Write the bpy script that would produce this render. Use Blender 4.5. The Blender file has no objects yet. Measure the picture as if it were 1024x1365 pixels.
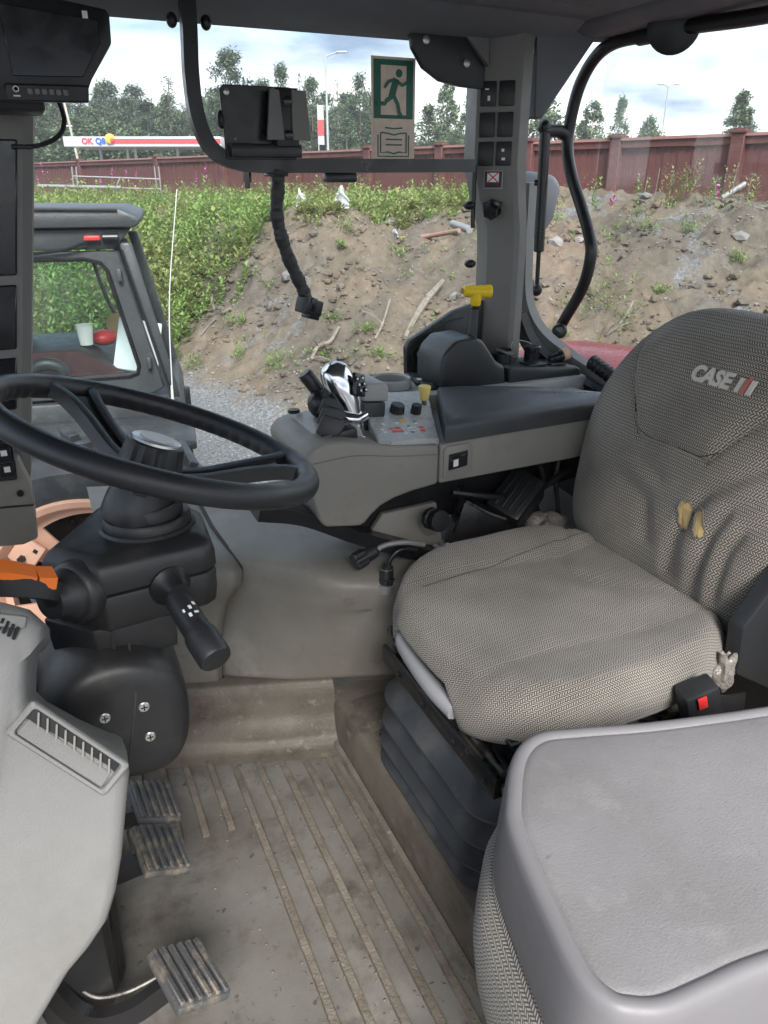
import bpy, bmesh, math, random
from mathutils import Vector, Matrix, noise, Euler
R = math.radians
random.seed(7)
scene = bpy.context.scene
col = scene.collection

# ------------------------------------------------------------------ camera
YAW, PITCH = R(24.5), R(23.5)
cam_data = bpy.data.cameras.new('camera')
cam = bpy.data.objects.new('camera', cam_data)
col.objects.link(cam)
cam.location = (0, 0, 1.3)
cam.rotation_euler = (R(90) - PITCH, 0, -YAW)
cam_data.sensor_fit = 'VERTICAL'
cam_data.sensor_height = 36.0
cam_data.lens = 36.0 * 1010 / 1365
cam_data.clip_start = 0.02
cam_data.clip_end = 2000
scene.camera = cam

# ------------------------------------------------------------------ world: Nishita sky under broken cloud
SUN_EL, SUN_AZ = R(41), R(194)          # azimuth measured from +Y towards +X (where the sun stands)
world = bpy.data.worlds.new('World')
scene.world = world
world.use_nodes = True
nt = world.node_tree
nt.nodes.clear()
N = nt.nodes.new
LK = nt.links.new
out = N('ShaderNodeOutputWorld')
bg = N('ShaderNodeBackground')
bg.inputs['Strength'].default_value = 0.12
sky = N('ShaderNodeTexSky')
sky.sky_type = 'NISHITA'
sky.sun_disc = False
sky.sun_elevation = SUN_EL
sky.sun_rotation = SUN_AZ
sky.air_density = 1.0
sky.dust_density = 1.0
tc = N('ShaderNodeTexCoord')
sep = N('ShaderNodeSeparateXYZ')
LK(tc.outputs['Generated'], sep.inputs[0])
# project the view direction on a cloud layer: xy / (z + 0.12)
den = N('ShaderNodeMath'); den.operation = 'ADD'; den.inputs[1].default_value = 0.13
LK(sep.outputs['Z'], den.inputs[0])
dmx = N('ShaderNodeMath'); dmx.operation = 'MAXIMUM'; dmx.inputs[1].default_value = 0.05
LK(den.outputs[0], dmx.inputs[0])
dx = N('ShaderNodeMath'); dx.operation = 'DIVIDE'
dy = N('ShaderNodeMath'); dy.operation = 'DIVIDE'
LK(sep.outputs['X'], dx.inputs[0]); LK(dmx.outputs[0], dx.inputs[1])
LK(sep.outputs['Y'], dy.inputs[0]); LK(dmx.outputs[0], dy.inputs[1])
cmb = N('ShaderNodeCombineXYZ')
LK(dx.outputs[0], cmb.inputs['X']); LK(dy.outputs[0], cmb.inputs['Y'])
n1 = N('ShaderNodeTexNoise'); n1.inputs['Scale'].default_value = 0.75
n1.inputs['Detail'].default_value = 8; n1.inputs['Roughness'].default_value = 0.55
n1.inputs['Distortion'].default_value = 0.3
mp = N('ShaderNodeMapping'); mp.inputs['Location'].default_value = (3.1, 1.9, 0.0)
LK(cmb.outputs[0], mp.inputs[0]); LK(mp.outputs[0], n1.inputs['Vector'])
cr = N('ShaderNodeValToRGB')             # cloud cover
cr.color_ramp.elements[0].position = 0.34; cr.color_ramp.elements[0].color = (0.55, 0.55, 0.55, 1)
cr.color_ramp.elements[1].position = 0.50; cr.color_ramp.elements[1].color = (1, 1, 1, 1)
LK(n1.outputs['Fac'], cr.inputs['Fac'])
n2 = N('ShaderNodeTexNoise'); n2.inputs['Scale'].default_value = 0.62
n2.inputs['Detail'].default_value = 9; n2.inputs['Roughness'].default_value = 0.52
n2.inputs['Distortion'].default_value = 0.2
mp2 = N('ShaderNodeMapping'); mp2.inputs['Location'].default_value = (7.3, 4.4, 2.0)
LK(cmb.outputs[0], mp2.inputs[0]); LK(mp2.outputs[0], n2.inputs['Vector'])
cc = N('ShaderNodeValToRGB')             # cloud tone: sunlit tops to grey-blue bases
e = cc.color_ramp.elements
e[0].position = 0.42; e[0].color = (1.0, 1.0, 1.0, 1)
e[1].position = 0.62; e[1].color = (0.22, 0.30, 0.42, 1)
m_ = e.new(0.51); m_.color = (0.62, 0.70, 0.80, 1)
LK(n2.outputs['Fac'], cc.inputs['Fac'])
cs = N('ShaderNodeVectorMath'); cs.operation = 'SCALE'; cs.inputs['Scale'].default_value = 5.2
LK(cc.outputs['Color'], cs.inputs[0])
mixs = N('ShaderNodeMix'); mixs.data_type = 'RGBA'
LK(cr.outputs['Color'], mixs.inputs['Factor'])
LK(sky.outputs[0], mixs.inputs['A']); LK(cs.outputs[0], mixs.inputs['B'])
LK(mixs.outputs['Result'], bg.inputs['Color'])
LK(bg.outputs[0], out.inputs['Surface'])

# ------------------------------------------------------------------ sun (veiled by cloud)
sd = bpy.data.lights.new('sun', 'SUN')
sd.energy = 2.3
sd.angle = R(24)
sd.color = (1.0, 0.97, 0.93)
sun = bpy.data.objects.new('sun', sd)
col.objects.link(sun)
sv = Vector((math.sin(SUN_AZ) * math.cos(SUN_EL), math.cos(SUN_AZ) * math.cos(SUN_EL), math.sin(SUN_EL)))
sun.rotation_euler = (-sv).to_track_quat('-Z', 'Y').to_euler()

scene.render.engine = 'CYCLES'
vs = scene.view_settings
vs.view_transform = 'Standard'
vs.look = 'None'
vs.exposure = 1.72
vs.gamma = 1.0
vs.use_curve_mapping = False
scene.cycles.max_bounces = 7
scene.cycles.diffuse_bounces = 3
scene.cycles.glossy_bounces = 3
scene.cycles.transmission_bounces = 2
scene.cycles.volume_bounces = 0
scene.cycles.transparent_max_bounces = 16

# ------------------------------------------------------------------ material helper
MATS = {}
def mat(name, c, rough=.5, metal=0., bump=0., bs=350, var=.08, vs_=7, dirt=None, spec=.5, coat=0., streak=None):
    m = bpy.data.materials.new(name); m.use_nodes = True
    t = m.node_tree; b = t.nodes['Principled BSDF']
    b.inputs['Roughness'].default_value = rough
    b.inputs['Metallic'].default_value = metal
    b.inputs['Specular IOR Level'].default_value = spec
    b.inputs['Coat Weight'].default_value = coat
    co = t.nodes.new('ShaderNodeTexCoord').outputs['Object']
    def noi(s, d=6, rg=.6):
        n = t.nodes.new('ShaderNodeTexNoise'); n.inputs['Scale'].default_value = s
        n.inputs['Detail'].default_value = d; n.inputs['Roughness'].default_value = rg
        t.links.new(co, n.inputs['Vector']); return n.outputs['Fac']
    def ramp(src, p0, p1, c0, c1):
        r = t.nodes.new('ShaderNodeValToRGB')
        r.color_ramp.elements[0].position = p0; r.color_ramp.elements[0].color = (*c0, 1)
        r.color_ramp.elements[1].position = p1; r.color_ramp.elements[1].color = (*c1, 1)
        t.links.new(src, r.inputs['Fac']); return r.outputs['Color']
    v = noi(vs_)
    cur = ramp(v, .3, .7, [x * (1 - var) for x in c], [min(1, x * (1 + var)) for x in c])
    if dirt:
        for (dc, p0, p1, ds) in (dirt if isinstance(dirt, list) else [dirt]):
            f = ramp(noi(ds, 9, .68), p0, p1, (0, 0, 0), (1, 1, 1))
            mx = t.nodes.new('ShaderNodeMix'); mx.data_type = 'RGBA'
            t.links.new(f, mx.inputs['Factor']); t.links.new(cur, mx.inputs['A'])
            mx.inputs['B'].default_value = (*dc, 1); cur = mx.outputs['Result']
    t.links.new(cur, b.inputs['Base Color'])
    if metal < .5 or rough > .2:
        rr = ramp(noi(vs_ * 3), .3, .7, [max(0, rough - .08)] * 3, [min(1, rough + .1)] * 3)
        t.links.new(rr, b.inputs['Roughness'])
    if bump:
        bn = t.nodes.new('ShaderNodeBump'); bn.inputs['Strength'].default_value = bump
        bn.inputs['Distance'].default_value = 1.2 / bs
        t.links.new(noi(bs, 3), bn.inputs['Height']); t.links.new(bn.outputs[0], b.inputs['Normal'])
    MATS[name] = m
    return m

# ------------------------------------------------------------------ object helpers
def tag(o, label=None, cat=None, group=None, kind=None):
    if label: o['label'] = label
    if cat: o['category'] = cat
    if group: o['group'] = group
    if kind: o['kind'] = kind
    return o

def T(name, label, cat, loc=(0, 0, 0), group=None):
    o = bpy.data.objects.new(name, None); col.objects.link(o)
    o.location = loc; o.empty_display_size = .05
    return tag(o, label, cat, group)

def off(o):                                        # world position of an unrotated parent chain
    v = Vector((0, 0, 0))
    while o is not None:
        v += o.location; o = o.parent
    return v

def link(name, me, parent=None, local=False):
    o = bpy.data.objects.new(name, me); col.objects.link(o)
    if parent is not None:
        o.parent = parent
        if not local: o.location = -off(parent)
    return o

def catmull(pts, k=6, closed=False):
    P = [Vector(p) for p in pts]; n = len(P); res = []
    if n < 3: return P
    seg = n if closed else n - 1
    for i in range(seg):
        p1, p2 = P[i], P[(i + 1) % n]
        p0 = P[i - 1] if (i > 0 or closed) else p1 * 2 - p2
        p3 = P[(i + 2) % n] if (i + 2 < n or closed) else p2 * 2 - p1
        for j in range(k):
            t = j / k
            res.append(.5 * ((2 * p1) + (p2 - p0) * t + (2 * p0 - 5 * p1 + 4 * p2 - p3) * t * t + (3 * p1 - p0 - 3 * p2 + p3) * t ** 3))
    if not closed: res.append(P[-1])
    return res

class B:
    def __init__(s): s.bm = bmesh.new()
    def _bev(s, faces, bev, seg, ang=25):
        if bev <= 0: return
        bmesh.ops.recalc_face_normals(s.bm, faces=faces)
        ed = {e for f in faces for e in f.edges}
        ed = [e for e in ed if len(e.link_faces) == 2 and e.calc_face_angle(0) > R(ang)]
        bmesh.ops.bevel(s.bm, geom=ed, offset=bev, offset_type='OFFSET', segments=seg, affect='EDGES', profile=.5, clamp_overlap=True)
    def poly(s, verts, faces, bev=0, seg=2):
        vs_ = [s.bm.verts.new(v) for v in verts]
        fs = [s.bm.faces.new([vs_[i] for i in f]) for f in faces]
        s._bev(fs, bev, seg); return s
    def box(s, c, d, rot=None, bev=0, seg=2, taper=1.0):
        c = Vector(c); h = Vector(d) / 2
        M_ = Euler(rot).to_matrix() if rot is not None and not isinstance(rot, Matrix) else (rot or Matrix.Identity(3))
        vv = []
        for z in (-1, 1):
            k = taper if z > 0 else 1
            for x, y in ((-1, -1), (1, -1), (1, 1), (-1, 1)):
                vv.append(c + M_ @ Vector((x * h.x * k, y * h.y * k, z * h.z)))
        return s.poly(vv, [(3, 2, 1, 0), (4, 5, 6, 7), (0, 1, 5, 4), (1, 2, 6, 5), (2, 3, 7, 6), (3, 0, 4, 7)], bev, seg)
    def prism(s, pl, ax, a, b, bev=0, seg=2):
        def mk(p, h):
            return {'x': (h, p[0], p[1]), 'y': (p[0], h, p[1]), 'z': (p[0], p[1], h)}[ax]
        n = len(pl)
        vv = [mk(p, a) for p in pl] + [mk(p, b) for p in pl]
        fs = [tuple(range(n)), tuple(range(2 * n - 1, n - 1, -1))] + [(i, (i + 1) % n, n + (i + 1) % n, n + i) for i in range(n)]
        return s.poly(vv, fs, bev, seg)
    def frame_prism(s, pl, o, u, v, w, a, b, bev=0, seg=2):     # polygon in the plane o + x*u + y*v, extruded along w from a to b
        o, u, v, w = map(Vector, (o, u, v, w)); n = len(pl)
        vv = [o + u * p[0] + v * p[1] + w * a for p in pl] + [o + u * p[0] + v * p[1] + w * b for p in pl]
        fs = [tuple(range(n)), tuple(range(2 * n - 1, n - 1, -1))] + [(i, (i + 1) % n, n + (i + 1) % n, n + i) for i in range(n)]
        return s.poly(vv, fs, bev, seg)
    def loft(s, rings, cap=True, closed=True, loop=False):
        rv = [[s.bm.verts.new(p) for p in r] for r in rings]
        n = len(rings[0]); m = len(rings)
        for i in range(m if loop else m - 1):
            a, b = rv[i], rv[(i + 1) % m]
            for j in range(n if closed else n - 1):
                k = (j + 1) % n
                s.bm.faces.new((a[j], a[k], b[k], b[j]))
        if cap and closed and not loop:
            s.bm.faces.new(rv[0][::-1]); s.bm.faces.new(rv[-1])
        return s
    def tube(s, pts, r, n=10, k=6, closed=False, smooth=True, prof=None, up=None, cap=True):
        P = catmull(pts, k, closed) if smooth else [Vector(p) for p in pts]
        m = len(P)
        rad = r if isinstance(r, (list, tuple)) else None
        rings = []; nrm = None
        for i in range(m):
            if closed: t = P[(i + 1) % m] - P[i - 1]
            else: t = P[min(i + 1, m - 1)] - P[max(i - 1, 0)]
            if t.length < 1e-9: t = Vector((0, 0, 1))
            t.normalize()
            if up is not None:
                nrm = Vector(up) - t * t.dot(Vector(up))
            elif nrm is None:
                nrm = t.orthogonal()
            else:
                nrm = nrm - t * t.dot(nrm)
            nrm.normalize(); bn = t.cross(nrm)
            if rad:
                q = i / (m - 1) * (len(rad) - 1); j = min(int(q), len(rad) - 2); rr = rad[j] + (rad[j + 1] - rad[j]) * (q - j)
            else: rr = r
            if prof: rings.append([P[i] + nrm * a + bn * b for a, b in prof])
            else: rings.append([P[i] + (nrm * math.cos(2 * math.pi * q / n) + bn * math.sin(2 * math.pi * q / n)) * rr for q in range(n)])
        return s.loft(rings, cap=cap, loop=closed)
    def lathe(s, prof, o, axis=(0, 0, 1), n=24, cap=True):
        o = Vector(o); a = Vector(axis).normalized(); u = a.orthogonal().normalized(); v = a.cross(u)
        rings = [[o + a * h + (u * math.cos(2 * math.pi * j / n) + v * math.sin(2 * math.pi * j / n)) * max(r, 1e-4) for j in range(n)] for r, h in prof]
        return s.loft(rings, cap=cap)
    def cyl(s, p0, p1, r0, r1=None, n=18, ch=0.0):
        p0, p1 = Vector(p0), Vector(p1); r1 = r0 if r1 is None else r1; L_ = (p1 - p0).length
        if ch: pr_ = [(r0 - ch, 0), (r0, ch), (r1, L_ - ch), (r1 - ch, L_)]
        else: pr_ = [(r0, 0), (r1, L_)]
        return s.lathe(pr_, p0, p1 - p0, n)
    def ell(s, c, rx, ry, rz, n=14, m=8, rot=None):
        c = Vector(c); M_ = Euler(rot).to_matrix() if rot else Matrix.Identity(3)
        rings = []
        for i in range(m + 1):
            th = -math.pi / 2 + math.pi * (i * .98 + .01 * m) / m
            rings.append([c + M_ @ Vector((rx * math.cos(th) * math.cos(2 * math.pi * j / n), ry * math.cos(th) * math.sin(2 * math.pi * j / n), rz * math.sin(th))) for j in range(n)])
        return s.loft(rings)
    def grid(s, fn, nu, nv, flip=False):
        vv = [[s.bm.verts.new(fn(i / nu, j / nv)) for j in range(nv + 1)] for i in range(nu + 1)]
        for i in range(nu):
            for j in range(nv):
                q = (vv[i][j], vv[i + 1][j], vv[i + 1][j + 1], vv[i][j + 1])
                s.bm.faces.new(q[::-1] if flip else q)
        return s
    def mesh(s, name, m, ang=38, recalc=True):
        if recalc: bmesh.ops.recalc_face_normals(s.bm, faces=s.bm.faces)
        me = bpy.data.meshes.new(name); s.bm.to_mesh(me); s.bm.free()
        me.polygons.foreach_set('use_smooth', [True] * len(me.polygons))
        me.set_sharp_from_angle(angle=R(ang))
        if m: me.materials.append(MATS[m] if isinstance(m, str) else m)
        return me
    def build(s, name, m, parent=None, ang=38, recalc=True, local=False):
        return link(name, s.mesh(name, m, ang, recalc), parent, local)

def pymesh(name, verts, faces, m, parent=None, uvs=None, smooth=True, local=False, ang=None):
    me = bpy.data.meshes.new(name); me.from_pydata(verts, [], faces)
    if uvs is not None:
        ul = me.uv_layers.new(name='UVMap')
        li = [0] * len(me.loops); me.loops.foreach_get('vertex_index', li)
        flat = [c for i in li for c in uvs[i]]
        ul.data.foreach_set('uv', flat)
    me.polygons.foreach_set('use_smooth', [smooth] * len(me.polygons))
    if ang: me.set_sharp_from_angle(angle=R(ang))
    me.materials.append(MATS[m] if isinstance(m, str) else m)
    return link(name, me, parent, local)

def text(name, s, size, o, u, v, m, parent, shear=0., fat=0., ext=.0006, sx=1., space=1.):
    cu = bpy.data.curves.new(name, 'FONT'); cu.body = s; cu.size = size
    cu.shear = shear; cu.offset = fat; cu.extrude = ext; cu.resolution_u = 3
    cu.align_x = 'CENTER'; cu.align_y = 'CENTER'; cu.space_character = space
    tmp = bpy.data.objects.new(name + '_tmp', cu); col.objects.link(tmp)
    bpy.context.view_layer.update()
    me = bpy.data.meshes.new_from_object(tmp.evaluated_get(bpy.context.evaluated_depsgraph_get()))
    bpy.data.objects.remove(tmp)
    u = Vector(u).normalized(); v = Vector(v).normalized(); w = u.cross(v)
    M_ = Matrix(((u.x * sx, v.x, w.x, 0), (u.y * sx, v.y, w.y, 0), (u.z * sx, v.z, w.z, 0), (0, 0, 0, 1)))
    M_.translation = Vector(o)
    me.transform(M_); me.name = name
    me.materials.clear(); me.materials.append(MATS[m])
    return link(name, me, parent)

def copy_tree(o, loc=None, rz=None, sc=None, parent=None):
    c = o.copy(); col.objects.link(c)
    if parent is not None: c.parent = parent
    if loc is not None: c.location = loc
    if rz is not None: c.rotation_euler = (0, 0, rz)
    if sc is not None: c.scale = sc if isinstance(sc, (tuple, list)) else (sc, sc, sc)
    for ch in o.children:
        copy_tree(ch, parent=c)
    return c

FH = Vector((math.sin(YAW), math.cos(YAW), 0)); RT = Vector((math.cos(YAW), -math.sin(YAW), 0)); UP = Vector((0, 0, 1))
def W(a, d, z): return RT * a + FH * d + UP * z      # a metres to the right of, d metres ahead of where the photographer stands

# ------------------------------------------------------------------ materials
DIRT = (.16, .115, .075)
mat('headliner', (.13, .135, .145), .75, bump=.15, bs=500)
mat('panel_grey', (.24, .227, .204), .5, bump=.12, bs=900, var=.05, dirt=((.17, .15, .12), .55, .85, 9))
mat('cover_grey', (.185, .172, .151), .5, bump=.12, bs=700, var=.08, dirt=[((.135, .117, .093), .46, .80, 3.2), ((.12, .102, .083), .60, .76, 18), ((.26, .248, .226), .56, .8, 5)])
mat('light_grey', (.32, .32, .315), .45, bump=.1, bs=900, var=.05)
mat('keypad_grey', (.40, .41, .41), .28, var=.05, vs_=20)
mat('pad_vinyl', (.050, .053, .058), .34, bump=.3, bs=800, var=.15, dirt=((.075, .075, .075), .5, .8, 6))
mat('dash_grey', (.205, .202, .195), .5, bump=.3, bs=550, var=.06, dirt=((.165, .157, .145), .48, .8, 5))
mat('pillar_grey', (.165, .159, .148), .5, bump=.1, bs=800, var=.05)
mat('black_plastic', (.013, .0135, .015), .38, bump=.1, bs=900, var=.25, dirt=((.045, .042, .04), .62, .85, 18))
mat('black_dusty', (.017, .017, .018), .45, bump=.12, bs=700, var=.25, dirt=[((.06, .052, .042), .55, .85, 12)])
mat('black_soft', (.020, .021, .023), .38, bump=.3, bs=900, var=.2, dirt=((.045, .043, .04), .6, .85, 14))
mat('black_gloss', (.012, .013, .015), .18, var=.1)
mat('black_paint', (.012, .012, .013), .32, var=.2)
mat('steel_dark', (.022, .022, .024), .38, metal=.4, dirt=((.13, .11, .09), .62, .72, 30))
mat('steel_worn', (.15, .143, .13), .55, metal=.5, dirt=((.03, .03, .03), .5, .6, 30))
mat('rubber', (.032, .034, .039), .42, bump=.15, bs=500, var=.2, dirt=((.11, .108, .10), .46, .85, 7))
mat('pedal_rubber', (.075, .075, .078), .55, bump=.4, bs=300, var=.3, dirt=[((.19, .165, .13), .50, .64, 22)])
mat('chrome', (.66, .67, .69), .14, metal=1., var=.02)
mat('screw', (.55, .55, .54), .35, metal=.9)
mat('orange', (.85, .19, .02), .4, var=.04)
mat('yellow', (.80, .55, .015), .35, var=.06)
mat('yellow_pale', (.78, .60, .18), .4, var=.08)
mat('white_print', (.75, .76, .76), .5)
mat('red_print', (.70, .09, .05), .5)
mat('green_print', (.012, .13, .085), .45)
mat('tan_print', (.74, .60, .49), .5, var=.08, vs_=60)
mat('blue_print', (.02, .10, .45), .5)
mat('amber_print', (.80, .42, .05), .5)
mat('red_plastic', (.62, .03, .03), .4)
mat('red_paint', (.42, .035, .04), .3, coat=.3, var=.05)
mat('salmon', (.66, .38, .27), .55, bump=.1, bs=200, var=.1, dirt=((.35, .22, .16), .58, .8, 14))
mat('passenger_grey', (.200, .193, .197), .42, bump=.3, bs=380, var=.07, vs_=5, dirt=[((.165, .157, .153), .44, .76, 6), ((.24, .234, .234), .54, .78, 16), ((.15, .14, .136), .64, .70, 40)])
mat('passenger_rim', (.172, .165, .172), .50, bump=.1, bs=800, var=.04)
mat('handle_grey', (.30, .30, .315), .4, bump=.05, bs=800)
mat('foam', (.50, .36, .16), .9, bump=.5, bs=250, var=.2)
mat('embroidery', (.62, .58, .52), .7, bump=.4, bs=1500)
mat('embroidery_red', (.50, .17, .12), .7, bump=.4, bs=1500)
mat('seam_crease', (.05, .045, .042), .9)
mat('floor_rubber', (.150, .143, .130), .5, bump=.2, bs=350, var=.12, vs_=3,
    dirt=[((.095, .081, .064), .40, .68, 2.2), ((.066, .056, .045), .51, .68, 7), ((.23, .217, .19), .55, .76, 4), ((.065, .055, .044), .60, .66, 45), ((.24, .22, .19), .66, .70, 70)])
mat('rib_dirt', (.155, .134, .108), .75, bump=.5, bs=180, var=.2, vs_=20, dirt=[((.10, .08, .06), .46, .68, 16), ((.26, .24, .21), .60, .7, 50)])
mat('curb_rubber', (.125, .107, .085), .55, bump=.3, bs=200, var=.2, vs_=6, dirt=[((.06, .05, .04), .45, .7, 7), ((.20, .17, .13), .58, .7, 30), ((.16, .10, .065), .6, .75, 12)])
mat('metal_bare', (.22, .205, .17), .45, metal=.3, dirt=[((.02, .02, .02), .48, .52, 14)])
mat('plastic_bag', (.22, .20, .18), .3, bump=.4, bs=60, var=.15)
mat('paper', (.72, .72, .70), .8)
mat('antenna_white', (.6, .6, .58), .4)
mat('body_dark', (.046, .050, .054), .42, bump=.15, bs=90, var=.2, dirt=((.15, .15, .15), .55, .85, 4))
mat('fascia_grey', (.50, .52, .55), .4)
mat('sign_red', (.75, .06, .07), .4)
mat('pole_grey', (.42, .44, .46), .45, metal=.4)
mat('fence_red', (.098, .034, .031), .7, bump=.2, bs=40, var=.22, vs_=1.6, dirt=((.17, .085, .078), .5, .8, 3))
mat('fence_cap', (.26, .13, .12), .6, var=.15, vs_=2)
mat('bark', (.16, .12, .09), .9, bump=.5, bs=12, var=.3)
mat('bark_pale', (.42, .38, .33), .85, var=.3, vs_=2)
mat('dead_wood', (.20, .175, .145), .85, bump=.5, bs=60, var=.3, vs_=14)
mat('stone', (.185, .178, .172), .85, bump=.3, bs=60, var=.35, vs_=2.5)
mat('pipe_pink', (.27, .16, .135), .6, var=.15)
mat('pipe_grey', (.26, .26, .268), .5, metal=.3, var=.15)
mat('sheet_white', (.75, .77, .79), .6)
mat('mirror_grey', (.12, .13, .145), .35)
mat('pink_flower', (.50, .12, .33), .7)
mat('yellow_flower', (.65, .45, .03), .7)
mat('cup_white', (.62, .60, .55), .6)
mat('cork', (.36, .24, .10), .8)
mat('reflection_maroon', (.045, .008, .010), .8)  # tone of the reflection painted into the parked machine's window

def foliage(name, c1, c2, vscale, rough=.6, trans=.35):
    m = bpy.data.materials.new(name); m.use_nodes = True; t = m.node_tree
    b = t.nodes['Principled BSDF']; b.inputs['Roughness'].default_value = rough
    b.inputs['Specular IOR Level'].default_value = .25
    co = t.nodes.new('ShaderNodeTexCoord'); n = t.nodes.new('ShaderNodeTexNoise')
    n.inputs['Scale'].default_value = vscale; n.inputs['Detail'].default_value = 8; n.inputs['Roughness'].default_value = .75
    t.links.new(co.outputs['Object'], n.inputs['Vector'])
    r = t.nodes.new('ShaderNodeValToRGB')
    r.color_ramp.elements[0].position = .33; r.color_ramp.elements[0].color = (*c1, 1)
    r.color_ramp.elements[1].position = .67; r.color_ramp.elements[1].color = (*c2, 1)
    t.links.new(n.outputs['Fac'], r.inputs['Fac']); t.links.new(r.outputs['Color'], b.inputs['Base Color'])
    tr = t.nodes.new('ShaderNodeBsdfTranslucent'); t.links.new(r.outputs['Color'], tr.inputs['Color'])
    mx = t.nodes.new('ShaderNodeMixShader'); mx.inputs['Fac'].default_value = trans
    t.links.new(b.outputs[0], mx.inputs[1]); t.links.new(tr.outputs[0], mx.inputs[2])
    t.links.new(mx.outputs[0], t.nodes['Material Output'].inputs['Surface'])
    MATS[name] = m
foliage('weed_green', (.115, .195, .045), (.31, .44, .135), 1.3)
foliage('weed_pale', (.19, .23, .075), (.36, .38, .16), 2)
foliage('pine_green', (.115, .16, .095), (.165, .215, .125), .9, trans=.25)
foliage('spruce_green', (.085, .12, .08), (.155, .20, .125), .9, trans=.2)
foliage('birch_green', (.13, .18, .10), (.185, .245, .125), .9, trans=.3)

def glass(name, tint, gloss, film):
    m = bpy.data.materials.new(name); m.use_nodes = True; t = m.node_tree; t.nodes.remove(t.nodes['Principled BSDF'])
    tr = t.nodes.new('ShaderNodeBsdfTransparent'); tr.inputs['Color'].default_value = (*tint, 1)
    gl = t.nodes.new('ShaderNodeBsdfGlossy'); gl.inputs['Roughness'].default_value = .02
    fr = t.nodes.new('ShaderNodeFresnel'); fr.inputs['IOR'].default_value = 1.45
    ml = t.nodes.new('ShaderNodeMath'); ml.operation = 'MULTIPLY'; ml.inputs[1].default_value = gloss
    t.links.new(fr.outputs[0], ml.inputs[0])
    mx = t.nodes.new('ShaderNodeMixShader')
    t.links.new(ml.outputs[0], mx.inputs['Fac']); t.links.new(tr.outputs[0], mx.inputs[1]); t.links.new(gl.outputs[0], mx.inputs[2])
    # a thin film of dust, thicker in patches
    co = t.nodes.new('ShaderNodeTexCoord'); n = t.nodes.new('ShaderNodeTexNoise')
    n.inputs['Scale'].default_value = 3.5; n.inputs['Detail'].default_value = 8; n.inputs['Roughness'].default_value = .7
    t.links.new(co.outputs['Object'], n.inputs['Vector'])
    r = t.nodes.new('ShaderNodeMapRange'); r.inputs[1].default_value = .35; r.inputs[2].default_value = .8
    r.inputs[3].default_value = film * .4; r.inputs[4].default_value = film * 1.6
    t.links.new(n.outputs['Fac'], r.inputs[0])
    df = t.nodes.new('ShaderNodeBsdfDiffuse'); df.inputs['Color'].default_value = (.7, .7, .68, 1)
    m2 = t.nodes.new('ShaderNodeMixShader'); t.links.new(r.outputs[0], m2.inputs['Fac'])
    t.links.new(mx.outputs[0], m2.inputs[1]); t.links.new(df.outputs[0], m2.inputs[2])
    t.links.new(m2.outputs[0], t.nodes['Material Output'].inputs['Surface'])
    MATS[name] = m
glass('window_glass', (.96, .975, .97), .08, .016)
glass('tinted_glass', (.90, .95, .955), .5, .012)

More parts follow.
